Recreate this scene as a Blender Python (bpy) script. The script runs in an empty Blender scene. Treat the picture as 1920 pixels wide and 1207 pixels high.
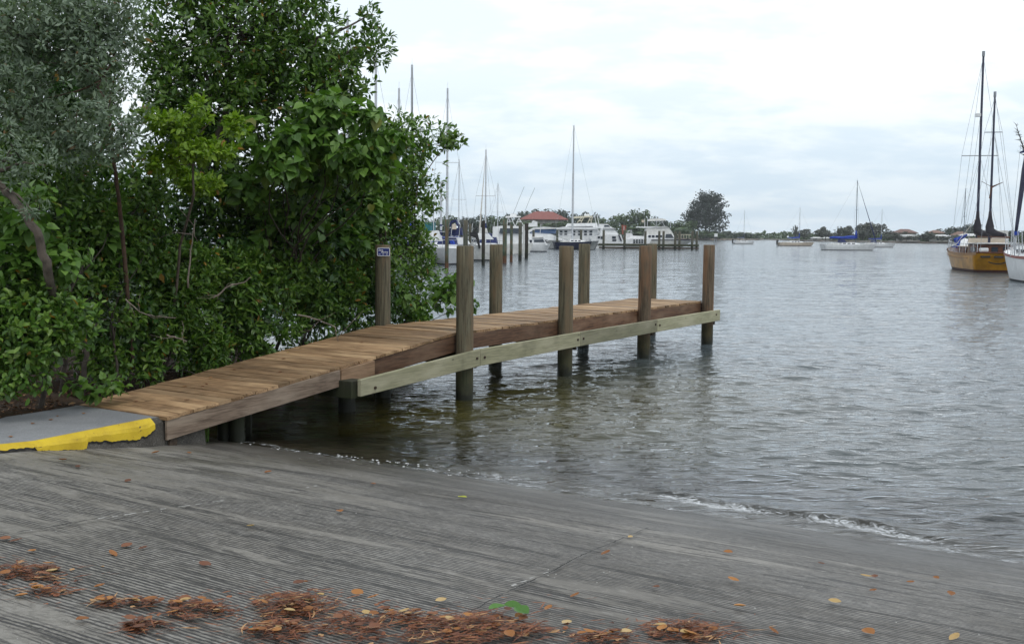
import bpy, bmesh, math, random
import numpy as np
from mathutils import Vector, Matrix, Euler, noise

random.seed(7)
RNG = np.random.default_rng(7)
SC = bpy.context.scene
COL = SC.collection
R = math.radians

# ------------------------------------------------------------------ camera, sky, sun, exposure
EYE = 2.5
FPX = 2000.0
PITCH = math.atan(165.5 / FPX)
ROLL = R(0.55)
cd = bpy.data.cameras.new('camera')
cd.sensor_width = 36.0
cd.lens = 36.0 * FPX / 1920.0
cd.clip_start = 0.1
cd.clip_end = 9000.0
cam = bpy.data.objects.new('camera', cd)
COL.objects.link(cam)
cam.location = (0, 0, EYE)
cam.rotation_euler = (Matrix.Rotation(math.pi / 2 - PITCH, 3, 'X') @ Matrix.Rotation(ROLL, 3, 'Z')).to_euler()
SC.camera = cam
CM = Matrix.Rotation(math.pi / 2 - PITCH, 3, 'X') @ Matrix.Rotation(ROLL, 3, 'Z')

SC.render.engine = 'CYCLES'
SC.cycles.max_bounces = 7
SC.cycles.diffuse_bounces = 3
SC.cycles.glossy_bounces = 3
SC.cycles.transparent_max_bounces = 10
SC.cycles.transmission_bounces = 2
SC.cycles.use_denoising = True
SC.cycles.denoiser = 'OPENIMAGEDENOISE'
SC.cycles.denoising_prefilter = 'ACCURATE'
SC.cycles.denoising_input_passes = 'RGB_ALBEDO_NORMAL'
SC.cycles.use_adaptive_sampling = False
SC.cycles.caustics_reflective = False
SC.cycles.caustics_refractive = False
SC.view_settings.view_transform = 'Standard'
SC.view_settings.look = 'None'
SC.view_settings.gamma = 1.0
SC.view_settings.use_curve_mapping = False
SC.view_settings.exposure = 0.30

SUN_EL, SUN_AZ = 55.0, 150.0          # azimuth measured from +Y towards +X: behind the camera, to the right
world = bpy.data.worlds.new("World")
SC.world = world
world.use_nodes = True
wn, wl = world.node_tree.nodes, world.node_tree.links
wn.clear()
w_out = wn.new('ShaderNodeOutputWorld')
w_bg = wn.new('ShaderNodeBackground')
w_sky = wn.new('ShaderNodeTexSky')
w_sky.sky_type = 'NISHITA'
w_sky.sun_disc = False
w_sky.sun_elevation = R(SUN_EL)
w_sky.sun_rotation = R(SUN_AZ)
w_sky.air_density = 1.0
w_sky.dust_density = 2.0
w_bg.inputs['Strength'].default_value = 0.1
# a thin overcast: cloud layer mapped on a plane overhead
w_tc = wn.new('ShaderNodeTexCoord')
w_sep = wn.new('ShaderNodeSeparateXYZ')
wl.new(w_tc.outputs['Generated'], w_sep.inputs[0])
def wmath(op, a, b=None, c=None, clamp=False):
    n = wn.new('ShaderNodeMath'); n.operation = op; n.use_clamp = clamp
    for i, v in enumerate((a, b, c)):
        if v is None: continue
        if isinstance(v, (int, float)): n.inputs[i].default_value = v
        else: wl.new(v, n.inputs[i])
    return n.outputs[0]
zz = wmath('MAXIMUM', w_sep.outputs[2], 0.0)
zd = wmath('ADD', zz, 0.24)
cx = wmath('DIVIDE', w_sep.outputs[0], zd)
cy = wmath('DIVIDE', w_sep.outputs[1], zd)
w_com = wn.new('ShaderNodeCombineXYZ')
wl.new(cx, w_com.inputs[0]); wl.new(cy, w_com.inputs[1])
def wnoise(scale, detail, rough, off, sx=1.0):
    mp = wn.new('ShaderNodeMapping'); mp.inputs['Location'].default_value = (off, off * .7, 0)
    mp.inputs['Scale'].default_value = (sx, 1, 1)
    wl.new(w_com.outputs[0], mp.inputs[0])
    t = wn.new('ShaderNodeTexNoise'); t.inputs['Scale'].default_value = scale
    t.inputs['Detail'].default_value = detail; t.inputs['Roughness'].default_value = rough
    wl.new(mp.outputs[0], t.inputs['Vector'])
    return t.outputs[0]
n1 = wnoise(1.5, 5, 0.55, 3.1, .8)
n2 = wnoise(5.0, 5, 0.6, 9.7, .8)
mixn = wmath('ADD', wmath('MULTIPLY', n1, 0.65), wmath('MULTIPLY', n2, 0.35))
cov = wn.new('ShaderNodeMapRange'); cov.interpolation_type = 'SMOOTHSTEP'
cov.inputs['From Min'].default_value = 0.43; cov.inputs['From Max'].default_value = 0.57
wl.new(mixn, cov.inputs[0])
elev = wn.new('ShaderNodeMapRange'); elev.interpolation_type = 'SMOOTHSTEP'
elev.inputs['From Min'].default_value = 0.03; elev.inputs['From Max'].default_value = 0.17
wl.new(zz, elev.inputs[0])
# thin grey-blue cloud base and its bright parts
lowc = wn.new('ShaderNodeMix'); lowc.data_type = 'RGBA'
lowc.inputs[6].default_value = (6.0, 7.2, 8.3, 1)
lowc.inputs[7].default_value = (7.3, 8.2, 8.9, 1)
wl.new(cov.outputs[0], lowc.inputs[0])
highc = wn.new('ShaderNodeMix'); highc.data_type = 'RGBA'
highc.inputs[6].default_value = (8.1, 9.0, 9.6, 1)
highc.inputs[7].default_value = (10.0, 10.4, 10.6, 1)
wl.new(cov.outputs[0], highc.inputs[0])
cloud = wn.new('ShaderNodeMix'); cloud.data_type = 'RGBA'
wl.new(elev.outputs[0], cloud.inputs[0])
wl.new(lowc.outputs[2], cloud.inputs[6]); wl.new(highc.outputs[2], cloud.inputs[7])
skm = wn.new('ShaderNodeMix'); skm.data_type = 'RGBA'
skm.inputs[0].default_value = 0.90
wl.new(w_sky.outputs[0], skm.inputs[6]); wl.new(cloud.outputs[2], skm.inputs[7])
wl.new(skm.outputs[2], w_bg.inputs['Color'])
wl.new(w_bg.outputs[0], w_out.inputs[0])

sd = bpy.data.lights.new('sun', 'SUN')
sd.energy = 0.7
sd.angle = R(14)
sd.color = (1.0, 0.96, 0.9)
sun = bpy.data.objects.new('sun', sd)
COL.objects.link(sun)
_az, _el = R(SUN_AZ), R(SUN_EL)
sdir = Vector((math.sin(_az) * math.cos(_el), math.cos(_az) * math.cos(_el), math.sin(_el)))
sun.rotation_euler = (-sdir).to_track_quat('-Z', 'Y').to_euler()
sun.location = (0, 0, 60)

# ------------------------------------------------------------------ measuring helpers (photo pixel -> place)
def ray(px, py):
    return CM @ Vector(((px - 960) / FPX, -(py - 603.5) / FPX, -1))
def at(px, py, Y):
    d = ray(px, py)
    return Vector((0, 0, EYE)) + d * (Y / d.y)
def atz(px, py, z):
    d = ray(px, py)
    return Vector((0, 0, EYE)) + d * ((z - EYE) / d.z)

TH = R(31.8)
U = Vector((math.sin(TH), math.cos(TH), 0))       # along the dock, out to sea
V = Vector((-math.cos(TH), math.sin(TH), 0))      # across the dock, to the left
P1 = Vector((-0.71, 16.0, 0))
def dk(t, p, z=0.0):
    return P1 + U * t + V * p + Vector((0, 0, z))
S_W = 8.95
def ramp_z(s):
    if s > 6.0: return max(0.145 * (S_W - s), -1.6)
    return 0.428 + 0.095 * (6.0 - s)
def at_ramp(px, py):
    z = 0.3
    for _ in range(25):
        p = atz(px, py, z)
        z = .5 * z + .5 * ramp_z(p.dot(U))
    return atz(px, py, z)

# ------------------------------------------------------------------ object helpers
def link(o, parent=None):
    COL.objects.link(o)
    if parent is not None: o.parent = parent
    return o
def tag(o, label=None, cat=None, group=None, kind=None):
    if label: o['label'] = label
    if cat: o['category'] = cat
    if group: o['group'] = group
    if kind: o['kind'] = kind
    return o
def empty(name, loc, rz=0.0, label=None, cat=None, group=None):
    o = bpy.data.objects.new(name, None)
    o.empty_display_size = .3
    COL.objects.link(o)
    o.location = loc; o.rotation_euler = (0, 0, rz)
    return tag(o, label, cat, group)
def mesh_obj(name, me, parent=None, loc=(0, 0, 0), rot=(0, 0, 0)):
    o = bpy.data.objects.new(name, me)
    link(o, parent)
    o.location = loc; o.rotation_euler = rot
    return o
def pydata(name, verts, faces, m, parent=None, smooth=False, **kw):
    me = bpy.data.meshes.new(name)
    me.from_pydata([tuple(v) for v in verts], [], faces)
    if m is not None: me.materials.append(m)
    if smooth:
        me.polygons.foreach_set('use_smooth', [True] * len(me.polygons))
    me.update()
    return mesh_obj(name, me, parent, **kw)
class MB:
    """collects simple shapes, links them as one mesh"""
    def __init__(s): s.v = []; s.f = []; s.mi = []; s.cur = 0
    def _add(s, vs, fs):
        b = len(s.v); s.v += [tuple(v) for v in vs]
        s.f += [tuple(i + b for i in f) for f in fs]
        s.mi += [s.cur] * len(fs)
    def hexa(s, p):          # 8 points: bottom 4 ccw, top 4 ccw
        s._add(p, [(3, 2, 1, 0), (4, 5, 6, 7), (0, 1, 5, 4), (1, 2, 6, 5), (2, 3, 7, 6), (3, 0, 4, 7)]); return s
    def box(s, x0, x1, y0, y1, z0, z1):
        return s.hexa([(x0, y0, z0), (x1, y0, z0), (x1, y1, z0), (x0, y1, z0), (x0, y0, z1), (x1, y0, z1), (x1, y1, z1), (x0, y1, z1)])
    def tube(s, pts, rad, n=6, cap=True):
        pts = [Vector(p) for p in pts]
        if not isinstance(rad, (list, tuple)): rad = [rad] * len(pts)
        rings = []
        prev = None
        for i, p in enumerate(pts):
            a = pts[max(i - 1, 0)]; b = pts[min(i + 1, len(pts) - 1)]
            d = (b - a).normalized() if (b - a).length > 1e-9 else Vector((0, 0, 1))
            if prev is None:
                x = d.orthogonal().normalized()
            else:
                x = (prev - d * prev.dot(d))
                x = x.normalized() if x.length > 1e-6 else d.orthogonal().normalized()
            prev = x; y = d.cross(x)
            rings.append([p + (x * math.cos(2 * math.pi * k / n) + y * math.sin(2 * math.pi * k / n)) * rad[i] for k in range(n)])
        vs = [q for r in rings for q in r]; fs = []
        for i in range(len(pts) - 1):
            for k in range(n):
                fs.append((i * n + k, i * n + (k + 1) % n, (i + 1) * n + (k + 1) % n, (i + 1) * n + k))
        if cap:
            fs.append(tuple(reversed(range(n)))); fs.append(tuple((len(pts) - 1) * n + k for k in range(n)))
        s._add(vs, fs); return s
    def prof(s, pts, y0, y1, inset=1.0, top=None):
        """side outline (x,z) given a thickness in y; inset narrows the vertices above z=top"""
        n = len(pts); c = (y0 + y1) / 2
        vs = []
        for yy in (y0, y1):
            for (x, z) in pts:
                k = inset if (top is not None and z >= top) else 1.0
                vs.append((x, c + (yy - c) * k, z))
        fs = [tuple(range(n)), tuple(reversed(range(n, 2 * n)))]
        for i in range(n):
            j = (i + 1) % n
            fs.append((j, i, n + i, n + j))
        s._add(vs, fs); return s
    def build(s, name, m, parent=None, smooth=False, **kw):
        o = pydata(name, s.v, s.f, None, parent, smooth, **kw)
        for mm in (m if isinstance(m, (list, tuple)) else [m]): o.data.materials.append(mm)
        if isinstance(m, (list, tuple)): o.data.polygons.foreach_set('material_index', s.mi)
        return o
def bevel(o, w, seg=1):
    bm = bmesh.new(); bm.from_mesh(o.data)
    bmesh.ops.recalc_face_normals(bm, faces=bm.faces)
    bmesh.ops.bevel(bm, geom=bm.edges[:], offset=w, segments=seg, affect='EDGES')
    bm.to_mesh(o.data); bm.free(); return o
def fix_normals(o):
    bm = bmesh.new(); bm.from_mesh(o.data)
    bmesh.ops.recalc_face_normals(bm, faces=bm.faces)
    bm.to_mesh(o.data); bm.free(); return o

# ------------------------------------------------------------------ materials
class NT:
    def __init__(s, name):
        s.m = bpy.data.materials.new(name); s.m.use_nodes = True
        s.t = s.m.node_tree; s.n = s.t.nodes; s.l = s.t.links; s.n.clear()
        s.out = s.n.new('ShaderNodeOutputMaterial')
    def new(s, t, **kw):
        n = s.n.new(t)
        for k, v in kw.items(): setattr(n, k, v)
        return n
    def put(s, sock, v):
        if isinstance(v, bpy.types.NodeSocket): s.l.new(v, sock)
        else:
            if hasattr(sock, 'default_value'):
                try:
                    n = len(sock.default_value)
                    v = tuple(v) if hasattr(v, '__len__') else (v,) * n
                    if len(v) == 3 and n == 4: v = v + (1,)
                except TypeError: pass
                sock.default_value = v
    def math(s, op, a, b=0.0, clamp=False, c=None):
        n = s.new('ShaderNodeMath', operation=op, use_clamp=clamp)
        s.put(n.inputs[0], a); s.put(n.inputs[1], b)
        if c is not None: s.put(n.inputs[2], c)
        return n.outputs[0]
    def mix(s, f, a, b, blend='MIX'):
        n = s.new('ShaderNodeMix', data_type='RGBA', blend_type=blend)
        s.put(n.inputs[0], f); s.put(n.inputs[6], a); s.put(n.inputs[7], b)
        return n.outputs[2]
    def rng(s, v, a, b, c=0.0, d=1.0, smooth=True):
        n = s.new('ShaderNodeMapRange')
        if smooth: n.interpolation_type = 'SMOOTHSTEP'
        s.put(n.inputs[0], v)
        for i, x in enumerate((a, b, c, d)): s.put(n.inputs[1 + i], x)
        return n.outputs[0]
    def noise(s, vec, scale, detail=4, rough=.55, dist=0.0):
        n = s.new('ShaderNodeTexNoise'); s.put(n.inputs['Vector'], vec)
        n.inputs['Scale'].default_value = scale; n.inputs['Detail'].default_value = detail
        n.inputs['Roughness'].default_value = rough; n.inputs['Distortion'].default_value = dist
        return n.outputs[0]
    def coord(s, kind='Object', scale=(1, 1, 1), loc=(0, 0, 0), rot=(0, 0, 0), src=None):
        if src is None:
            src = s.new('ShaderNodeNewGeometry').outputs['Position'] if kind == 'World' else s.new('ShaderNodeTexCoord').outputs[kind]
        mp = s.new('ShaderNodeMapping'); s.l.new(src, mp.inputs[0])
        mp.inputs['Scale'].default_value = scale; mp.inputs['Location'].default_value = loc
        mp.inputs['Rotation'].default_value = rot
        return mp.outputs[0]
    def bump(s, h, strength=.5, dist=.01, normal=None):
        n = s.new('ShaderNodeBump'); n.inputs['Strength'].default_value = strength
        n.inputs['Distance'].default_value = dist; s.put(n.inputs['Height'], h)
        if normal is not None: s.l.new(normal, n.inputs['Normal'])
        return n.outputs[0]
    def bsdf(s, col, rough=.6, normal=None, metallic=0.0, spec=.5, **kw):
        n = s.new('ShaderNodeBsdfPrincipled')
        s.put(n.inputs['Base Color'], col); s.put(n.inputs['Roughness'], rough)
        n.inputs['Metallic'].default_value = metallic
        s.put(n.inputs['Specular IOR Level'], spec)
        if normal is not None: s.l.new(normal, n.inputs['Normal'])
        return n.outputs[0]
    def done(s, sh): s.l.new(sh, s.out.inputs[0]); return s.m
    def rnd(s): return s.new('ShaderNodeObjectInfo').outputs['Random']

def plain(name, col, rough=.5, var=.12, scale=3.0, metallic=0.0, bump=0.0, spec=.5):
    t = NT(name)
    c = t.coord('Object')
    n = t.noise(c, scale, 5, .6)
    dark = tuple(x * (1 - var * 2) for x in col); lite = tuple(min(1, x * (1 + var)) for x in col)
    cc = t.mix(t.rng(n, .3, .7), dark, lite)
    nr = t.bump(t.noise(c, scale * 12, 4, .6), bump, .01) if bump else None
    return t.done(t.bsdf(cc, rough, nr, metallic, spec))

def wood(name, c_dark, c_mid, c_light, axis=0, rough=.75, green=0.0, wet=False, seed=0.0, knots=True, bumpd=.004):
    """weathered board: grain runs along the local axis given"""
    t = NT(name)
    rn = t.rnd()
    tc = t.new('ShaderNodeTexCoord').outputs['Object']
    off = t.new('ShaderNodeCombineXYZ')
    for i, k in enumerate((37.0, 91.0, 53.0)): t.put(off.inputs[i], t.math('MULTIPLY', rn, k))
    va = t.new('ShaderNodeVectorMath', operation='ADD'); t.l.new(tc, va.inputs[0]); t.l.new(off.outputs[0], va.inputs[1])
    sc = [14.0, 14.0, 14.0]; sc[axis] = 0.9
    g = t.coord(src=va.outputs[0], scale=tuple(sc))
    fine = t.noise(g, 3.2, 6, .65, .3)
    sc2 = [3.0, 3.0, 3.0]; sc2[axis] = .8
    med = t.noise(t.coord(src=va.outputs[0], scale=tuple(sc2)), 1.2, 4, .55)
    blot = t.noise(va.outputs[0], 1.3, 4, .6)
    c = t.mix(t.rng(fine, .33, .66), c_dark, c_mid)
    c = t.mix(t.math('MULTIPLY', t.rng(med, .4, .75), .8), c, c_light)
    # piece to piece difference
    tone = t.math('ADD', t.math('MULTIPLY', rn, .62), .66)
    c = t.mix(1.0, c, t.new('ShaderNodeCombineColor').outputs[0], 'MULTIPLY')
    cc = c.node.inputs[7].links[0].from_node
    for i in range(3): t.put(cc.inputs[i], t.math('MULTIPLY', tone, (1.0, .99, .97)[i]))
    stain = t.rng(blot, .55, .75)
    c = t.mix(t.math('MULTIPLY', stain, .5), c, tuple(x * .45 for x in c_dark))
    if knots:
        vo = t.new('ShaderNodeTexVoronoi', feature='F1'); sck = [4.0, 4.0, 4.0]; sck[axis] = 1.6
        t.l.new(t.coord(src=va.outputs[0], scale=tuple(sck)), vo.inputs['Vector']); vo.inputs['Scale'].default_value = 1.3
        k = t.rng(vo.outputs['Distance'], .03, .09, 1.0, 0.0)
        c = t.mix(t.math('MULTIPLY', k, .75), c, tuple(x * .35 for x in c_dark))
    h = t.math('ADD', t.math('MULTIPLY', fine, .7), t.math('MULTIPLY', med, .3))
    nr = t.bump(h, .7, bumpd)
    return t.done(t.bsdf(c, t.math('ADD', t.math('MULTIPLY', blot, .3), rough - .2), nr, spec=.35))

def pile_mat(name, base, brown, wet_top=0.35, dark=(.012, .014, .008)):
    """round pile: grey-brown above, algae and wet black near the water (by real height)"""
    t = NT(name)
    rn = t.rnd()
    tc = t.new('ShaderNodeTexCoord').outputs['Object']
    off = t.new('ShaderNodeCombineXYZ')
    for i, k in enumerate((17.0, 31.0, 73.0)): t.put(off.inputs[i], t.math('MULTIPLY', rn, k))
    va = t.new('ShaderNodeVectorMath', operation='ADD'); t.l.new(tc, va.inputs[0]); t.l.new(off.outputs[0], va.inputs[1])
    g = t.coord(src=va.outputs[0], scale=(22, 22, 1.1))
    fine = t.noise(g, 1.6, 6, .7, .4)
    big = t.noise(t.coord(src=va.outputs[0], scale=(4, 4, .8)), 1.2, 4, .6)
    c = t.mix(t.rng(fine, .34, .62), tuple(x * .35 for x in base), base)
    c = t.mix(t.math('MULTIPLY', t.rng(big, .42, .62), .8), c, brown)
    crack = t.rng(t.noise(t.coord(src=va.outputs[0], scale=(40, 40, .6)), 1.3, 3, .6), .60, .66)
    c = t.mix(t.math('MULTIPLY', crack, .7), c, tuple(x * .2 for x in base))
    z = t.new('ShaderNodeSeparateXYZ'); t.l.new(t.new('ShaderNodeNewGeometry').outputs['Position'], z.inputs[0])
    wob = t.math('MULTIPLY', t.math('SUBTRACT', t.noise(va.outputs[0], 6, 4, .6), .5), .35)
    zz = t.math('ADD', z.outputs[2], wob)
    alg = t.rng(zz, wet_top - .02, wet_top + .35, 1.0, 0.0)
    c = t.mix(t.math('MULTIPLY', alg, .75), c, (.028, .036, .014))
    wet = t.rng(zz, wet_top - .28, wet_top - .08, 1.0, 0.0)
    c = t.mix(wet, c, dark)
    nr = t.bump(t.math('SUBTRACT', fine, t.math('MULTIPLY', crack, .8)), .8, .006)
    return t.done(t.bsdf(c, t.math('SUBTRACT', .8, t.math('MULTIPLY', wet, .35)), nr, spec=.3))

def leaf_mat(name, c1, c2, c3, rough=.4, trans=.25, odd=(.25, .14, .02), odd_share=.014):
    """leaf: colour differs leaf by leaf (attribute 'tint' or object random)"""
    t = NT(name)
    a = t.new('ShaderNodeAttribute', attribute_name='tint')
    v = t.math('FRACT', t.math('ADD', a.outputs['Fac'], t.rnd()))
    rp = t.new('ShaderNodeValToRGB'); t.l.new(v, rp.inputs[0])
    e = rp.color_ramp.elements
    e[0].position = 0.0; e[0].color = (*c1, 1)
    e[1].position = 1.0; e[1].color = (*c3, 1)
    x = e.new(.5); x.color = (*c2, 1)
    col = t.mix(t.math('GREATER_THAN', v, 1 - odd_share), rp.outputs[0], odd)
    pr = t.bsdf(col, rough, spec=.45)
    tr = t.new('ShaderNodeBsdfTranslucent')
    t.l.new(t.mix(1.0, col, (1.2, 1.35, .6), 'MULTIPLY'), tr.inputs[0])
    mx = t.new('ShaderNodeMixShader'); mx.inputs[0].default_value = trans
    t.l.new(pr, mx.inputs[1]); t.l.new(tr.outputs[0], mx.inputs[2])
    return t.done(mx.outputs[0])

M = {}
M['plank'] = wood('deck_plank_wood', (.13, .075, .038), (.34, .212, .112), (.52, .355, .205), axis=0)
M['rim'] = wood('rim_board_wood', (.065, .032, .018), (.175, .092, .052), (.27, .175, .115), axis=0)
M['rim_grey'] = wood('grey_rim_board_wood', (.080, .056, .040), (.19, .142, .108), (.28, .228, .180), axis=0)
M['wale'] = wood('treated_wale_wood', (.20, .195, .125), (.315, .305, .20), (.42, .395, .29), axis=0, knots=True)
M['block'] = wood('splice_block_wood', (.11, .062, .034), (.23, .145, .088), (.31, .215, .14), axis=0)
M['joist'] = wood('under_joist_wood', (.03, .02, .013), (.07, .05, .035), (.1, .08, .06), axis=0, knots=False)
M['pile'] = pile_mat('dock_pile_wood', (.150, .136, .092), (.155, .112, .068))
M['pile_dark'] = pile_mat('shaded_pile_wood', (.038, .038, .026), (.035, .03, .02))  # pile wood with the shade under the deck put into its colour
M['pile_red'] = pile_mat('reddish_pile_wood', (.15, .112, .075), (.19, .105, .058))
M['pile_far'] = pile_mat('marina_pile_wood', (.115, .125, .095), (.12, .10, .075), wet_top=.75)
M['pile_green'] = pile_mat('green_marina_pile_wood', (.10, .15, .11), (.15, .09, .05), wet_top=.8, dark=(.10, .045, .02))
M['pile_black'] = pile_mat('black_marina_pile_wood', (.035, .032, .028), (.05, .04, .032), wet_top=.8)
M['bolt'] = plain('rusty_bolt', (.05, .03, .02), .6, metallic=.5)
M['bark'] = plain('grey_bark', (.13, .105, .085), .85, .25, 9, bump=.8)
M['bark_dark'] = plain('dark_bark', (.045, .035, .026), .85, .25, 9, bump=.8)
M['bark_red'] = plain('reddish_bark', (.085, .05, .033), .85, .25, 9, bump=.8)
M['twig'] = plain('dead_twig', (.22, .18, .15), .8, .2, 8)
M['mangrove'] = leaf_mat('mangrove_leaf', (.034, .080, .013), (.072, .154, .021), (.150, .250, .038), .36, .28)
M['mangrove_lo'] = leaf_mat('low_mangrove_leaf', (.044, .104, .016), (.094, .190, .030), (.170, .270, .046), .38, .28)
M['heart'] = leaf_mat('heart_leaf', (.058, .130, .022), (.105, .210, .036), (.160, .275, .056), .40, .32, odd=(.16, .18, .03))
M['lime'] = leaf_mat('yellow_green_leaf', (.10, .185, .014), (.165, .28, .018), (.23, .35, .028), .42, .36)
M['silver'] = leaf_mat('silver_leaf', (.080, .122, .076), (.135, .188, .126), (.21, .265, .195), .6, .25, odd=(.14, .08, .03))
M['deep'] = leaf_mat('shaded_leaf', (.016, .050, .010), (.032, .088, .016), (.055, .125, .024), .45, .2)  # darker leaf colour stands in for shade inside the thicket
M['litter'] = leaf_mat('brown_leaf', (.06, .028, .014), (.13, .055, .022), (.24, .11, .045), .7, .1, odd=(.34, .20, .09), odd_share=.12)
M['weed'] = leaf_mat('brown_weed', (.06, .022, .012), (.17, .055, .024), (.30, .115, .045), .6, .08, odd=(.42, .24, .11), odd_share=.10)
M['white'] = plain('white_gelcoat', (.72, .73, .74), .3, .06, 2)
M['offwhite'] = plain('weathered_white_hull', (.58, .58, .56), .4, .1, 2)
M['cream'] = plain('cream_hull', (.55, .47, .38), .4, .08, 2)
M['navy'] = plain('navy_hull', (.010, .013, .035), .25, .1, 2)
M['greyhull'] = plain('grey_hull', (.26, .27, .27), .35, .1, 1.5)
M['antifoul'] = plain('dark_bottom_paint', (.02, .022, .03), .6, .1, 2)
M['redfoul'] = plain('dark_red_bottom_paint', (.055, .016, .012), .6, .1, 2)
M['glass'] = plain('dark_window_glass', (.02, .03, .045), .08, .1, 2)
M['blueglass'] = plain('blue_tinted_windscreen', (.02, .06, .15), .1, .1, 2)
M['alu'] = plain('mast_aluminium', (.52, .54, .57), .4, .08, 4, metallic=.2)
M['mastdark'] = plain('dark_blue_mast', (.018, .022, .055), .45, .1, 4)
M['mastgrey'] = plain('grey_mast', (.09, .12, .15), .45, .1, 4)
M['wire'] = plain('rigging_wire', (.25, .27, .3), .5, .1, 4)
M['rope'] = plain('mooring_rope', (.45, .43, .4), .8, .1, 4)
M['bluecanvas'] = plain('blue_canvas', (.010, .045, .33), .8, .15, 3, bump=.3)
M['navycanvas'] = plain('navy_canvas', (.012, .022, .10), .8, .15, 3, bump=.3)
M['blackcanvas'] = plain('black_sail_cover', (.016, .014, .022), .8, .2, 3, bump=.3)
M['tealcanvas'] = plain('teal_canvas', (.02, .14, .16), .8, .15, 3)
M['beigetop'] = plain('beige_hardtop', (.60, .56, .44), .5, .08, 3)
M['red'] = plain('red_part', (.26, .07, .05), .5, .1, 3)
M['black'] = plain('black_plastic', (.012, .012, .014), .4, .1, 3)
M['roof_red'] = plain('red_tile_roof', (.24, .078, .065), .8, .2, 2.5)
M['roof_terra'] = plain('terracotta_roof', (.22, .13, .10), .8, .2, 2.5)
M['grit'] = plain('pale_grit', (.36, .355, .34), .8, .2, 8)
M['roof_faded'] = plain('faded_red_roof', (.17, .095, .08), .8, .2, 2.5)
M['roof_white'] = plain('white_tile_roof', (.55, .56, .56), .7, .1, 2.5)
M['stucco'] = plain('pale_stucco', (.30, .29, .27), .85, .1, 1)
M['stone_far'] = plain('seawall_concrete', (.22, .18, .15), .9, .25, .3)
M['ochre'] = plain('ochre_hull', (.42, .20, .012), .32, .18, 1.3)
M['ochre_dark'] = plain('ochre_trim', (.25, .105, .006), .4, .15, 2)
M['teak'] = wood('varnished_cabin_wood', (.05, .016, .008), (.12, .04, .02), (.19, .075, .04), axis=0, rough=.5)
M['steel'] = plain('stainless_rail', (.55, .56, .58), .25, .05, 4, metallic=.6)
M['signblue'] = plain('sign_blue', (.008, .022, .17), .35, .05, 4)
M['signwhite'] = plain('sign_white', (.75, .76, .78), .4, .04, 4)
M['foliage_far'] = leaf_mat('far_tree_leaf', (.030, .055, .022), (.048, .085, .028), (.078, .125, .036), .6, .15, odd_share=0)
M['foliage_fardark'] = leaf_mat('far_dark_tree_leaf', (.018, .032, .022), (.030, .048, .032), (.048, .070, .042), .6, .1, odd_share=0)
M['foliage_grey'] = leaf_mat('far_grey_tree_leaf', (.034, .040, .034), (.055, .066, .050), (.08, .092, .066), .6, .1, odd_share=0)
M['casuarina'] = leaf_mat('casuarina_needles', (.014, .024, .020), (.026, .040, .032), (.042, .060, .046), .6, .1, odd_share=0)

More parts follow.
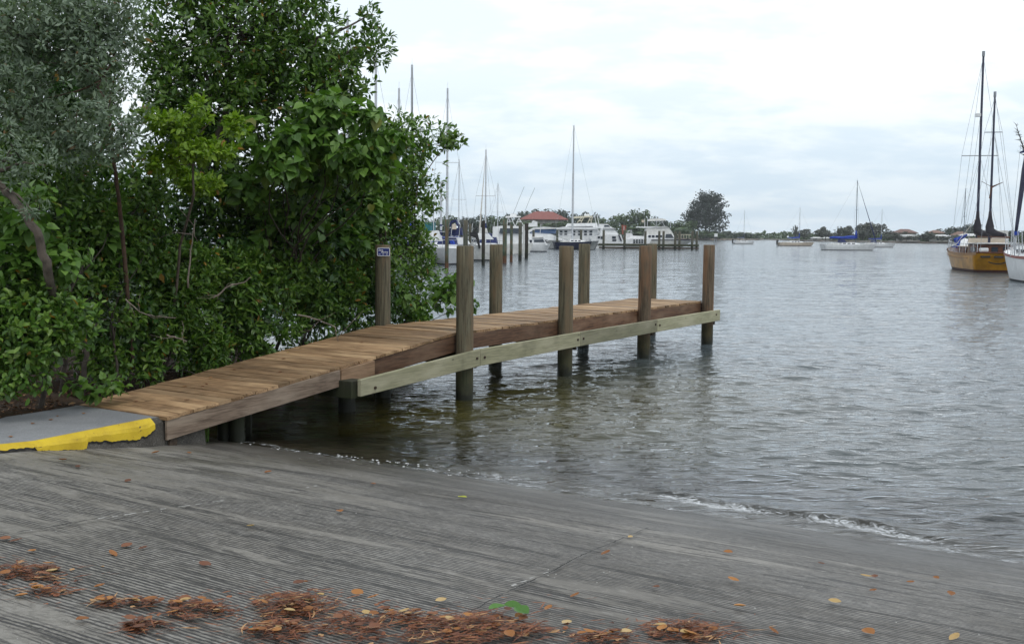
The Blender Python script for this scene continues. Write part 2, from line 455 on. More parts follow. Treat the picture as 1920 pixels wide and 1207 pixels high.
# concrete ramp ----------------------------------------------------
def ramp_material():
    t = NT('grooved_ramp_concrete')
    pos = t.new('ShaderNodeNewGeometry').outputs['Position']
    c = t.coord(src=pos, rot=(0, 0, TH))      # after rotation: x across, y along the slope
    sp = t.new('ShaderNodeSeparateXYZ'); t.l.new(c, sp.inputs[0])
    x, s = sp.outputs[0], sp.outputs[1]
    # sediment mask: long streaks lying across the slope
    streak = t.noise(t.coord(src=c, scale=(.32, 1.7, 1)), 1.0, 5, .6, .35)
    streak2 = t.noise(t.coord(src=c, scale=(.55, 3.4, 1), loc=(7, 3, 0)), 1.0, 4, .6, .5)
    broad = t.noise(t.coord(src=c, scale=(.35, .45, 1), loc=(3, 9, 0)), 1.0, 4, .55)
    mask = t.math('ADD', t.math('MULTIPLY', streak, .5), t.math('MULTIPLY', streak2, .5))
    # more grooves are open low in the picture and to the right
    side = t.rng(x, -8.5, -.5, 0.0, .10, False)
    near = t.rng(s, 3.8, 7.6, .035, 0.0, False)
    up = t.math('ADD', mask, t.math('ADD', side, near))
    opened = t.rng(up, .495, .565)
    # groove profile, slightly wavering, broken up
    wav = t.math('MULTIPLY', t.noise(t.coord(src=c, scale=(.8, .25, 1)), 1.0, 3, .5), .10)
    jit = t.math('MULTIPLY', t.noise(t.coord(src=c, scale=(9, 6, 1)), 1.0, 3, .6), .012)
    ph = t.math('MULTIPLY', t.math('ADD', s, t.math('ADD', wav, jit)), 2 * math.pi / .034)
    g = t.math('SINE', ph)
    chip = t.noise(t.coord(src=c, scale=(14, 30, 1)), 1.0, 4, .65)
    dn = t.math('SUBTRACT', g, t.math('MULTIPLY', t.math('SUBTRACT', chip, .5), 4.2))
    groove = t.math('MULTIPLY', t.rng(dn, -.10, .5), opened)
    # occasional deeper dark lines
    dl = t.noise(t.coord(src=c, scale=(.9, 16, 1), loc=(1, 2, 0)), 1.0, 4, .65, .4)
    dark = t.math('MULTIPLY', t.rng(dl, .56, .62), t.rng(chip, .38, .50))
    fine = t.noise(t.coord(src=c, scale=(40, 60, 1)), 1.0, 4, .7)
    base = t.mix(t.rng(broad, .35, .65), (.110, .098, .082), (.225, .208, .184))
    base = t.mix(t.math('MULTIPLY', t.rng(streak2, .42, .6), .75), base, (.265, .250, .228))
    base = t.mix(t.math('MULTIPLY', t.rng(fine, .35, .7), .35), base, (.09, .088, .082))
    mid = t.noise(t.coord(src=c, scale=(16, 26, 1), loc=(5, 1, 0)), 1.0, 5, .7, .6)
    base = t.mix(t.math('MULTIPLY', t.rng(mid, .46, .60), .55), base, (.062, .056, .048))
    base = t.mix(t.math('MULTIPLY', t.rng(mid, .46, .34), .35), base, (.30, .29, .275))
    # brownish algae near the dock
    al = t.math('MULTIPLY', t.rng(t.noise(t.coord(src=c, scale=(.5, 1.1, 1), loc=(4, 4, 0)), 1, 4, .6), .47, .64),
                t.math('MULTIPLY', t.rng(x, -7.8, -4.8, 1.0, 0.0), t.rng(s, 5.0, 6.4, 0.0, 1.0)))
    base = t.mix(t.math('MULTIPLY', al, .75), base, (.066, .058, .036))
    # pale sand against the kerb
    sand = t.math('MULTIPLY', t.rng(t.noise(t.coord(src=c, scale=(.7, 1.6, 1), loc=(2, 8, 0)), 1, 3, .5), .42, .6),
                  t.math('MULTIPLY', t.rng(x, -8.9, -8.0, 1.0, 0.0), t.rng(s, 7.2, 8.1, 1.0, 0.0)))
    base = t.mix(t.math('MULTIPLY', sand, .7), base, (.36, .345, .32))
    base = t.mix(t.math('MULTIPLY', t.math('SUBTRACT', 1.0, opened), .28), base, (.250, .236, .214))
    col = t.mix(t.math('MULTIPLY', groove, .90), base, (.020, .019, .021))
    col = t.mix(t.math('MULTIPLY', dark, .8), col, (.025, .023, .022))
    # wet close to the water
    wet = t.rng(t.math('ADD', s, t.math('MULTIPLY', broad, .9)), 7.6, 9.2)
    col = t.mix(t.math('MULTIPLY', wet, .85), col, t.mix(1.0, col, (.42, .41, .40), 'MULTIPLY'))
    rough = t.math('SUBTRACT', .62, t.math('ADD', t.math('MULTIPLY', wet, .30), t.math('MULTIPLY', t.rng(broad, .5, .7), .12)))
    h = t.math('ADD', t.math('MULTIPLY', groove, -1.0), t.math('MULTIPLY', fine, .35))
    h = t.math('SUBTRACT', h, t.math('MULTIPLY', dark, .8))
    h = t.math('ADD', h, t.math('MULTIPLY', mid, .8))
    nr = t.bump(h, .8, .010)
    return t.done(t.bsdf(col, rough, nr, spec=.45))
M['ramp'] = ramp_material()

def concrete(name, a, b, speck=.3, scale=1.0):
    t = NT(name)
    c = t.coord('World')
    n = t.noise(c, 1.6 * scale, 5, .6); f = t.noise(c, 60 * scale, 4, .7)
    vo = t.new('ShaderNodeTexVoronoi'); t.l.new(c, vo.inputs['Vector']); vo.inputs['Scale'].default_value = 45
    col = t.mix(t.rng(n, .3, .7), a, b)
    col = t.mix(t.math('MULTIPLY', t.rng(f, .4, .65), speck), col, tuple(x * .4 for x in a))
    col = t.mix(t.math('MULTIPLY', t.rng(vo.outputs['Distance'], .12, .22, 1.0, 0.0), .35), col, (.45, .44, .42))
    return t.done(t.bsdf(col, .8, t.bump(f, .6, .006), spec=.3))
M['walk'] = concrete('walkway_concrete', (.20, .205, .215), (.27, .275, .285))
M['kerbbase'] = concrete('old_kerb_concrete', (.07, .064, .055), (.14, .13, .115), .6)
def yellow_paint():
    t = NT('yellow_kerb_paint')
    c = t.coord('World')
    n = t.noise(c, 3, 5, .6); f = t.noise(c, 38, 5, .7)
    col = t.mix(t.rng(n, .3, .7), (.46, .31, .014), (.64, .46, .022))
    col = t.mix(t.math('MULTIPLY', t.rng(f, .55, .75), .5), col, (.40, .26, .01))
    chip = t.rng(t.noise(c, 15, 6, .78), .63, .67)
    col = t.mix(chip, col, (.09, .05, .02))
    return t.done(t.bsdf(col, .55, t.bump(f, .5, .004), spec=.4))
M['yellow'] = yellow_paint()
M['tar'] = plain('black_tar', (.012, .011, .010), .7, .2, 20, bump=.8)
def soil():
    t = NT('soil_and_litter')
    c = t.coord('World')
    n = t.noise(c, 2.2, 5, .6); f = t.noise(c, 24, 5, .7); g = t.noise(c, 70, 4, .7)
    col = t.mix(t.rng(n, .3, .7), (.035, .024, .014), (.07, .044, .026))
    col = t.mix(t.math('MULTIPLY', t.rng(f, .5, .7), .7), col, (.12, .055, .028))
    col = t.mix(t.math('MULTIPLY', t.rng(g, .5, .7), .5), col, (.02, .013, .008))
    return t.done(t.bsdf(col, .9, t.bump(t.math('ADD', f, g), .9, .02), spec=.2))
M['soil'] = soil()
M['turf'] = plain('shore_grass', (.05, .08, .025), .9, .25, .2)

def water_material():
    t = NT('bay_water')
    pos = t.new('ShaderNodeNewGeometry').outputs['Position']
    c = t.coord(src=pos, rot=(0, 0, TH))
    sp = t.new('ShaderNodeSeparateXYZ'); t.l.new(c, sp.inputs[0])
    x, s = sp.outputs[0], sp.outputs[1]
    px = t.new('ShaderNodeSeparateXYZ'); t.l.new(pos, px.inputs[0])
    dist = t.new('ShaderNodeVectorMath', operation='LENGTH'); t.l.new(pos, dist.inputs[0])
    d = dist.outputs['Value']
    # small ripples, crests lying roughly across the view; the far chop is larger
    r1 = t.noise(t.coord(src=pos, scale=(3.2, 7.5, 1), rot=(0, 0, R(8))), 1.0, 5, .62, .5)
    r2 = t.noise(t.coord(src=pos, scale=(.55, 1.6, 1), rot=(0, 0, R(-6))), 1.0, 5, .6, .3)
    r3 = t.noise(t.coord(src=pos, scale=(.10, .42, 1), rot=(0, 0, R(4))), 1.0, 4, .6, .2)
    n1 = t.bump(r1, 1.0, .011)
    r4 = t.noise(t.coord(src=pos, scale=(1.7, 4.6, 1), rot=(0, 0, R(-11))), 1.0, 3, .55, .8)
    n1 = t.bump(t.rng(r4, .25, .72, 0, 1, False), .9, .022, n1)
    w2 = t.rng(d, 14, 60, .25, 1.0)
    b2 = t.new('ShaderNodeBump'); t.l.new(r2, b2.inputs['Height']); t.l.new(n1, b2.inputs['Normal'])
    b2.inputs['Distance'].default_value = .075; t.l.new(w2, b2.inputs['Strength'])
    b3 = t.new('ShaderNodeBump'); t.l.new(r3, b3.inputs['Height']); t.l.new(b2.outputs[0], b3.inputs['Normal'])
    b3.inputs['Distance'].default_value = .5; t.l.new(t.rng(d, 150, 320, 0.0, .5), b3.inputs['Strength'])
    nr = b3.outputs[0]
    depth = t.math('MULTIPLY', t.math('SUBTRACT', s, S_W), .155)
    cloudy = t.noise(t.coord(src=pos, scale=(.5, .5, 1)), 1, 3, .5)
    murk = t.mix(t.rng(cloudy, .3, .7), (.034, .031, .008), (.050, .045, .013))
    murk = t.mix(t.rng(x, -7.0, -3.0), murk, (.052, .062, .062))
    murk = t.mix(t.rng(s, 13, 22), murk, (.060, .076, .085))
    dif = t.new('ShaderNodeBsdfDiffuse'); t.l.new(murk, dif.inputs[0])
    tra = t.new('ShaderNodeBsdfTransparent')
    t.l.new(t.mix(t.rng(depth, 0, .35), (.86, .83, .70), (.42, .40, .20)), tra.inputs[0])
    body = t.new('ShaderNodeMixShader'); t.l.new(t.rng(depth, 0.02, .55), body.inputs[0])
    t.l.new(tra.outputs[0], body.inputs[1]); t.l.new(dif.outputs[0], body.inputs[2])
    gl = t.new('ShaderNodeBsdfGlossy'); gl.inputs['Color'].default_value = (.97, .98, 1, 1)
    t.l.new(t.rng(d, 10, 300, .02, .10), gl.inputs['Roughness']); t.l.new(nr, gl.inputs['Normal'])
    fr = t.new('ShaderNodeFresnel'); fr.inputs['IOR'].default_value = 1.33; t.l.new(nr, fr.inputs['Normal'])
    mx = t.new('ShaderNodeMixShader'); t.l.new(fr.outputs[0], mx.inputs[0])
    t.l.new(body.outputs[0], mx.inputs[1]); t.l.new(gl.outputs[0], mx.inputs[2])
    # foam: lace along the edge and behind the little breaker
    fo = t.noise(t.coord(src=c, scale=(9, 17, 1)), 1, 6, .78, 1.2)
    fo2 = t.noise(t.coord(src=c, scale=(.8, .8, 1)), 1, 2, .5)
    a = t.new('ShaderNodeAttribute', attribute_name='foam')
    f = t.math('MULTIPLY', t.rng(t.math('ADD', fo, t.math('MULTIPLY', a.outputs['Fac'], .20)), .58, .80), t.rng(a.outputs['Fac'], .05, .5))
    fd = t.new('ShaderNodeBsdfDiffuse'); fd.inputs[0].default_value = (.62, .64, .66, 1)
    m2 = t.new('ShaderNodeMixShader'); t.l.new(t.math('MULTIPLY', f, .85), m2.inputs[0])
    t.l.new(mx.outputs[0], m2.inputs[1]); t.l.new(fd.outputs[0], m2.inputs[2])
    return t.done(m2.outputs[0])
M['water'] = water_material()

# ------------------------------------------------------------------ fast numpy mesh
def np_mesh(name, verts, quads, mats, parent=None, smooth=False, tris=None, attr=None, mat_idx=None):
    me = bpy.data.meshes.new(name)
    verts = np.asarray(verts, dtype=np.float32)
    nq = 0 if quads is None else len(quads); nt = 0 if tris is None else len(tris)
    loops = []
    if nq: loops.append(np.asarray(quads, dtype=np.int32).ravel())
    if nt: loops.append(np.asarray(tris, dtype=np.int32).ravel())
    lp = np.concatenate(loops)
    starts = np.concatenate([np.arange(nq, dtype=np.int32) * 4, nq * 4 + np.arange(nt, dtype=np.int32) * 3])
    me.vertices.add(len(verts)); me.vertices.foreach_set('co', verts.ravel())
    me.loops.add(len(lp)); me.loops.foreach_set('vertex_index', lp)
    me.polygons.add(nq + nt); me.polygons.foreach_set('loop_start', starts)
    if mat_idx is not None: me.polygons.foreach_set('material_index', np.asarray(mat_idx, dtype=np.int32))
    if smooth: me.polygons.foreach_set('use_smooth', np.ones(nq + nt, dtype=bool))
    for m in (mats if isinstance(mats, (list, tuple)) else [mats]): me.materials.append(m)
    me.update(calc_edges=True)
    if attr:
        for k, (dom, arr) in attr.items():
            a = me.attributes.new(k, 'FLOAT', dom); a.data.foreach_set('value', np.asarray(arr, dtype=np.float32))
    return mesh_obj(name, me, parent)
def grid_quads(nr, nc):
    i = np.arange(nr - 1)[:, None] * nc + np.arange(nc - 1)[None, :]
    i = i.ravel()
    return np.stack([i, i + 1, i + nc + 1, i + nc], 1)
def vnoise(x, y, seed=0):
    """cheap smooth value noise, -1..1"""
    x = np.asarray(x, float); y = np.asarray(y, float)
    xi = np.floor(x).astype(np.int64); yi = np.floor(y).astype(np.int64)
    xf = x - xi; yf = y - yi
    def h(a, b):
        n = (a * 374761393 + b * 668265263 + seed * 1442695041) & 0xffffffff
        n = ((n ^ (n >> 13)) * 1274126177) & 0xffffffff
        return ((n ^ (n >> 16)) & 0xffff) / 32767.5 - 1
    u = xf * xf * (3 - 2 * xf); v = yf * yf * (3 - 2 * yf)
    return (h(xi, yi) * (1 - u) + h(xi + 1, yi) * u) * (1 - v) + (h(xi, yi + 1) * (1 - u) + h(xi + 1, yi + 1) * u) * v

# ------------------------------------------------------------------ SETTING: ramp
def build_ramp():
    ss = np.concatenate([np.arange(-6, 3, .5), np.arange(3, 11, .035), np.arange(11, 20, .5)])
    pp = np.concatenate([np.arange(-26, -12, 1.0), np.arange(-12, 3.0, .09)])
    S, Pp = np.meshgrid(ss, pp, indexing='ij')
    z = np.where(S > 6, np.maximum(.145 * (S_W - S), -1.6), .428 + .095 * (6 - S))
    n = vnoise(S * 1.1, Pp * .5, 3) * .010 + vnoise(S * 3.1, Pp * 1.3, 4) * .005 + vnoise(S * 9, Pp * 3.5, 5) * .0022
    z = z + n
    s1 = P1.dot(U)
    x = P1.x + U.x * (S - s1) + V.x * Pp; y = P1.y + U.y * (S - s1) + V.y * Pp
    v = np.stack([x, y, z], -1).reshape(-1, 3)
    q = grid_quads(len(ss), len(pp))
    o = np_mesh('boat_ramp', v, q[:, ::-1], M['ramp'], smooth=True)
    tag(o, kind='structure')
    o['label'] = 'grey grooved concrete boat ramp running down into the water'
    return o
build_ramp()

# kerbs of joints and cracks in the slab: a real, shallow strip of mortar and chalk
def ramp_strip(name, pts_px, w, m, seed=1, lift=.006, broken=0.0, parent=None):
    rr = random.Random(seed)
    ps = [at_ramp(*p) for p in pts_px]
    vs, fs = [], []
    total = []
    for a, b in zip(ps[:-1], ps[1:]):
        n = max(2, int((b - a).length / .05))
        for i in range(n): total.append(a.lerp(b, i / n))
    total.append(ps[-1])
    side = None
    for i, p in enumerate(total):
        a = total[max(0, i - 1)]; b = total[min(len(total) - 1, i + 1)]
        d = (b - a); d.z = 0; d.normalize(); side = Vector((-d.y, d.x, 0))
        j = rr.uniform(-.006, .006); ww = w * rr.uniform(.5, 1.3)
        for sgn in (-1, 1):
            q = p + side * (sgn * ww / 2 + j)
            vs.append((q.x, q.y, ramp_z(q.dot(U)) + lift + .012))
    for i in range(len(total) - 1):
        if rr.random() < broken: continue
        k = i * 2
        fs.append((k, k + 1, k + 3, k + 2))
    return pydata(name, vs, fs, m, parent)

# ------------------------------------------------------------------ SETTING: ground and sea bed
def land_height(t, p):
    """t along dock, p across to the left (numpy arrays)"""
    # left bank
    edge_t = 1.2 + 1.2 * np.sin(p * .7) * .4 - np.clip(p - 6, 0, 60) * .10     # how far the land reaches
    inl = np.clip((edge_t - t) / 1.6, -1, 1)
    lat = np.clip((p - 2.15 + .25 * np.sin(t * 1.7)) / .9, -1, 1)
    lat = np.where(t < -5.3, np.maximum(lat, np.clip((p - 1.2) / .3, -1, 1)), lat)
    m = np.minimum(inl, lat)
    h = np.where(m > 0, .12 + .40 * m + .03 * np.clip(p - 3, 0, 30), m * 1.2)
    return h
def build_ground():
    tt = np.concatenate([np.linspace(-700, -40, 12), np.arange(-38, -14, 1.5), np.arange(-14, 8, .16), np.arange(8, 40, 2), np.linspace(42, 1900, 30)])
    pp = np.concatenate([np.linspace(-1900, -44, 24), np.arange(-42, -2, 2.0), np.arange(-2, 12, .16), np.arange(12, 50, 2), np.linspace(52, 1900, 24)])
    T, Pp = np.meshgrid(tt, pp, indexing='ij')
    s1 = P1.dot(U); S = T + s1
    base = np.where(S > 6, .145 * (S_W - S), .428 + .095 * np.clip(6 - S, 0, 8)) - .10
    base = np.maximum(base, -2.6)
    h = land_height(T, Pp)
    inland = np.clip((-T - 5.3) / 1.0, 0, 1)
    h = h + vnoise(T * 1.3, Pp * 1.3, 8) * .05 + vnoise(T * 4, Pp * 4, 9) * .02
    z = np.where(Pp > 1.3, np.maximum(h, base), base)
    z = np.where((h < 0) & (Pp > 1.3), np.maximum(np.minimum(h, 0) - .1, base - .0), z)
    z = np.where(Pp > 60, np.minimum(z, 2.0), z)
    z = np.maximum(z, -2.7)
    x = P1.x + U.x * T + V.x * Pp; y = P1.y + U.y * T + V.y * Pp
    v = np.stack([x, y, z], -1).reshape(-1, 3)
    o = np_mesh('ground', v, grid_quads(len(tt), len(pp))[:, ::-1], M['soil'], smooth=True)
    tag(o, kind='structure')
    o['label'] = 'dark soil bank under the shrubs, continuing as the bed of the bay'
build_ground()

# ------------------------------------------------------------------ SETTING: water
def build_water():
    r = [5.0]
    while r[-1] < 26: r.append(r[-1] * 1.0034)
    while r[-1] < 330: r.append(r[-1] * 1.0062)
    while r[-1] < 1900: r.append(r[-1] * 1.04)
    r = np.array(r)
    a = np.concatenate([np.linspace(-88, -30, 60)[:-1], np.linspace(-29, 29, 470), np.linspace(30, 88, 60)[1:]])
    a = np.radians(a)
    Rr, A = np.meshgrid(r, a, indexing='ij')
    X = Rr * np.sin(A); Y = Rr * np.cos(A)
    S = X * U.x + Y * U.y
    Pc = (X - P1.x) * V.x + (Y - P1.y) * V.y
    dr = np.gradient(Rr, axis=0)
    g = np.random.default_rng(11)
    Z = np.zeros_like(X)
    for k in range(64):
        lam = .13 * (3.0 / .13) ** (k / 63.0)
        kk = 2 * np.pi / lam
        th = np.pi / 2 + g.normal(0, .50) + .12       # waves travel towards the camera, crests across the view
        amp = .0075 * lam if lam < .45 else .0075 * .45 * (lam / .45) ** .12
        w = np.exp(-(dr / (lam * .42)) ** 2)
        warp = vnoise(X * .23 + k, Y * .23, 20 + k % 5) * 1.1
        env = .65 + .6 * vnoise(X / (lam * 3.5) + 7 * k, Y / (lam * 3.0), 40 + k)
        Z += amp * w * np.clip(env, 0, 2) * np.sin(kk * (X * np.cos(th) + Y * np.sin(th)) + g.uniform(0, 6.28) + warp)
    shore = np.clip((S - 8.6) / 3.0, 0.22, 1)
    lee = 1 - .45 * np.clip((Pc + .5) / 2.0, 0, 1) * np.clip((18 - S) / 6, 0, 1)
    Z *= shore * lee
    # the one little wave breaking along the ramp
    s0 = 9.32 + .10 * vnoise(Pc * .8, Pc * 0, 61) + .05 * vnoise(Pc * 2.6, Pc * 0, 62)
    win = np.clip((-Pc - 1.6) / 2.0, 0, 1) * np.clip((9.5 + Pc) / 1.6, 0, 1) * (.72 + .5 * vnoise(Pc * 1.3, Pc * 0, 63))
    dS = S - s0
    prof = np.where(dS < 0, np.exp(-(dS / .075) ** 2), np.exp(-(dS / .22) ** 2))
    Z += .058 * np.clip(win, 0, 1) * (.6 + .55 * vnoise(Pc * 2.2, Pc * 0, 64)) * prof
    foam = np.exp(-((S - s0 + .12) / .11) ** 2) * np.clip(win * 1.3, 0, 1)
    foam = np.maximum(foam, .55 * np.exp(-((S - 8.98 - .05 * vnoise(Pc * 1.7, 0 * Pc, 66)) / .07) ** 2))
    foam = np.maximum(foam, .28 * np.exp(-((S - 10.0) / .5) ** 2) * np.clip(-Pc / 4, 0, 1))
    v = np.stack([X, Y, Z], -1).reshape(-1, 3)
    o = np_mesh('water', v, grid_quads(len(r), len(a)), M['water'], smooth=True, attr={'foam': ('POINT', foam.ravel())})
    fl = o.data
    # make normals point up
    if fl.polygons[10].normal.z < 0:
        fl.flip_normals()
    tag(o, kind='structure')
    o['label'] = 'rippled grey-blue bay water, olive and clear at the ramp'
build_water()
# ------------------------------------------------------------------ walkway and kerb at the foot of the dock
T0 = -5.56                                     # land end of the dock (t)
def deck_z(t):
    return 1.0 if t >= 0 else 1.0 + .5 * t / 5.56
def edge_front(t): return .145 if t >= 0 else .145 + .075 * t / 5.56
def edge_back(t): return 1.80 if t >= 0 else 1.80 + .26 * t / 5.56
K0 = dk(T0, .05)                                # kerb starts beside the dock corner
kdir = (Vector((-4.73, 9.87, 0)) - Vector((-3.9, 11.5, 0))).normalized()
kn = Vector((-kdir.y, kdir.x, 0))               # points to the ramp side or not: fix below
if kn.dot(V) > 0: kn = -kn
KA = Vector((-3.80, 11.42, 0))
def kerb_pt(d, off=0.0):
    return KA + kdir * d + kn * off
def walk_z(d): return .490 + .085 * max(d - 1.6, 0)
def build_walk():
    t = empty('concrete_walkway', kerb_pt(0) + Vector((0, 0, .45)))
    tag(t, 'grey concrete approach slab at the land end of the wooden dock', 'walkway')
    L = t.location
    vs, fs = [], []
    n = 60
    for i in range(n + 1):
        d = -.0 + i * 8.0 / n
        a = kerb_pt(d); z = walk_z(d)
        wdt = 1.52 - .40 * min(d / 2.2, 1) - .02 * d
        b = kerb_pt(d, -wdt) + Vector((.03 * math.sin(d * 7), .03 * math.sin(d * 5 + 1), 0))
        if i == 0: b = dk(T0 - .02, edge_back(T0) - .02)
        for q, zz in ((a, z), (b, z + .01), (b, z - .5)):
            vs.append(Vector((q.x, q.y, zz)) - L)
        # ramp-side face is the kerb; close downwards
    for i in range(n):
        k = 3 * i
        fs += [(k, k + 3, k + 4, k + 1), (k + 1, k + 4, k + 5, k + 2)]
    o = pydata('slab', vs, fs, M['walk'], t); fix_normals(o)
    # battered kerb face, concrete
    vs, fs = [], []
    n = 160
    for i in range(n + 1):
        d = -.62 + i * 8.6 / n
        z = walk_z(max(d, 0)) if d > -.12 else .315
        j = .006 * math.sin(d * 23) + .004 * math.sin(d * 57)
        p0 = kerb_pt(d, 0.0); p1 = kerb_pt(d, .055 + j); p2 = kerb_pt(d, .085 + j)
        vs += [Vector((p0.x, p0.y, z + .001)) - L, Vector((p1.x, p1.y, z - .05)) - L, Vector((p2.x, p2.y, -.15)) - L, Vector((kerb_pt(d, -.25).x, kerb_pt(d, -.25).y, z - .002)) - L]
    for i in range(n):
        k = 4 * i
        fs += [(k, k + 1, k + 5, k + 4), (k + 1, k + 2, k + 6, k + 5)]
        d = -.62 + i * 8.6 / n
        if d < -.05: fs.append((k + 3, k, k + 4, k + 7))
    fs.append((3, 2, 1, 0))
    o = pydata('kerb', vs, fs, M['kerbbase'], t); fix_normals(o)
    # yellow paint: a thick flaking coat with a ragged lower edge over a black tar rim
    rr = random.Random(4)
    for nm, m, lift, extra in (('tar_edge', M['tar'], .004, .014), ('yellow_paint', M['yellow'], .008, 0.0)):
        vs, fs = [], []
        N = 260
        for i in range(N + 1):
            d = .14 + i * 6.4 / N
            z = walk_z(max(d, 0))
            gz = ramp_z(kerb_pt(d, .08).dot(U))
            full = z - gz
            cover = .60 + .10 * math.sin(d * 2.1 + 1)
            if 1.05 < d < 1.62: cover = 1.02                  # the drip that reaches the ramp
            if 1.62 <= d < 2.05: cover = .55
            if d >= 2.05: cover = .96
            if d < .34: cover = .60 * (1 - ((.34 - d) / .20) ** 2 * .35)
            rag = .012 * vnoise(np.array([d * 22]), np.array([0.5]), 71)[0] + .010 * vnoise(np.array([d * 60]), np.array([0.5]), 72)[0]
            low = z - full * cover - rag - extra * (1.0 + 1.1 * abs(vnoise(np.array([d * 9]), np.array([.5]), 73)[0]))
            low = max(low, gz - .02)
            st = 4
            pts = [(-.015, z + lift)]
            pts.append((.0, z + lift))
            for k in range(1, st + 1):
                zz = (z - .0) * (1 - k / st) + low * k / st
                f = (z - zz) / max(z + .15, .01)
                off = .055 * min((z - zz) / .05, 1) + .03 * max((z - .05 - zz), 0) / (z + .1)
                pts.append((off + lift + .006, zz))
            for (off, zz) in pts:
                q = kerb_pt(d, off); vs.append(Vector((q.x, q.y, zz)) - L)
        m_ = 6
        for i in range(N):
            for k in range(m_ - 1):
                a = i * m_ + k
                fs.append((a, a + 1, a + m_ + 1, a + m_))
        o = pydata(nm, vs, fs, m, t); fix_normals(o)
build_walk()

# ------------------------------------------------------------------ DOCK
def oriented(o, t, p, z, tilt=0.0, extra=0.0):
    """put a part whose local x lies across (V) at dock coordinates"""
    o.location = dk(t, p, z) - dock.location
dock = empty('wooden_dock', dk(0, .9, 0), 0, 'brown plank dock sloping up from the kerb and running out over the water', 'dock')
rotV = math.atan2(V.y, V.x); rotU = math.atan2(U.y, U.x)
rr = random.Random(12)
def plank_mesh(L, w, th, seed):
    r2 = random.Random(seed)
    bm = bmesh.new()
    bmesh.ops.create_cube(bm, size=1)
    bmesh.ops.scale(bm, vec=(L, w, th), verts=bm.verts)
    bmesh.ops.subdivide_edges(bm, edges=[e for e in bm.edges if abs(e.verts[0].co.x - e.verts[1].co.x) > .1], cuts=5)
    cr = r2.uniform(-.004, .005)
    for v in bm.verts:
        v.co.z += cr * (1 - (2 * v.co.x / L) ** 2) + r2.uniform(-.0012, .0012)
        v.co.y += r2.uniform(-.0022, .0022)
        if abs(v.co.x) > L / 2 - .01: v.co.x += r2.uniform(-.008, .008)
    me = bpy.data.meshes.new('plank'); bm.to_mesh(me); bm.free()
    me.materials.append(M['plank']); return me
PITCHL = .1905
planks = [plank_mesh(1.655, .180, .038, 100 + i) for i in range(6)]
NP_ = 0
t = T0 + .10
while t < 9.95:
    L = edge_back(t) - edge_front(t)
    if t > 9.0: L += .10 * (t - 9.0)
    o = bpy.data.objects.new('plank', rr.choice(planks)); link(o, dock)
    flip = math.pi if rr.random() < .5 else 0
    z = deck_z(t) - .019 + rr.uniform(-.003, .004)
    c = (edge_front(t) + edge_back(t)) / 2 + (.05 * (t - 9.0) if t > 9.0 else 0) + rr.uniform(-.010, .010)
    o.location = dk(t, c, z) - dock.location
    slope = math.atan(.5 / 5.56) if t < -.05 else 0.0
    ry = rr.uniform(-.004, .004)
    # local x along V, local y along -U (or U when flipped)
    base = Matrix((( V.x, -U.x, 0), (V.y, -U.y, 0), (0, 0, 1)))
    rot = base @ Matrix.Rotation(-slope, 3, 'X') @ Matrix.Rotation(flip, 3, 'Z') @ Matrix.Rotation(rr.uniform(-.004, .004), 3, 'Z') @ Matrix.Rotation(ry, 3, 'Y')
    o.rotation_euler = rot.to_euler()
    o.scale = (L / 1.655, 1, 1)
    t += PITCHL; NP_ += 1

def board(name, t0, t1, p0, p1, z0a, z1a, z0b, z1b, m, parent=None, bev=.004):
    """board along the dock from t0 to t1 between p0 and p1; bottoms/tops at both ends. local x = along"""
    L = t1 - t0; c = dk((t0 + t1) / 2, (p0 + p1) / 2, (z0a + z0b + z1a + z1b) / 4)
    zc = c.z
    mb = MB(); h = L / 2; w = (p1 - p0) / 2
    mb.hexa([(-h, -w, z0a - zc), (h, -w, z0b - zc), (h, w, z0b - zc), (-h, w, z0a - zc),
             (-h, -w, z1a - zc), (h, -w, z1b - zc), (h, w, z1b - zc), (-h, w, z1a - zc)])
    o = mb.build(name, m, parent or dock)
    o.location = c - (parent or dock).location; o.rotation_euler = (0, 0, rotU)
    if bev: bevel(o, bev)
    return o
# piles: (pixel x, t, p, red?)
front_piles = [(871, 0.0, -.0), (1060, 3.2, 0.03), (1208, 6.42, .03), (1327, 9.62, .0)]
back_piles = [(718, .12, 1.93), (929, 3.85, 1.94), (1094, 7.45, 1.96), (1221, 10.35, 2.04)]
def pile_mesh(r, h0, h1, seed, m):
    r2 = random.Random(seed)
    n, k = 20, 12
    vs, fs = [], []
    for i in range(k + 1):
        z = h0 + (h1 - h0) * i / k
        for j in range(n):
            a = 2 * math.pi * j / n
            q = r * (1.03 - .05 * i / k) * (1 + .012 * math.sin(3 * a + seed) + .006 * math.sin(7 * a + i))
            vs.append((q * math.cos(a), q * math.sin(a), z + (0 if i < k else r2.uniform(-.004, .006))))
    for i in range(k):
        for j in range(n):
            fs.append((i * n + j, i * n + (j + 1) % n, (i + 1) * n + (j + 1) % n, (i + 1) * n + j))
    b = len(vs)
    for j in range(n):
        a = 2 * math.pi * j / n; q = r * .9
        vs.append((q * math.cos(a), q * math.sin(a), h1 + .012))
    vs.append((0, 0, h1 + .006))
    for j in range(n):
        fs.append((k * n + j, k * n + (j + 1) % n, b + (j + 1) % n, b + j))
        fs.append((b + j, b + (j + 1) % n, b + n))
    me = bpy.data.meshes.new('pile'); me.from_pydata(vs, [], fs); me.materials.append(m)
    me.polygons.foreach_set('use_smooth', [i < k * n for i in range(len(fs))]); me.update()
    return me
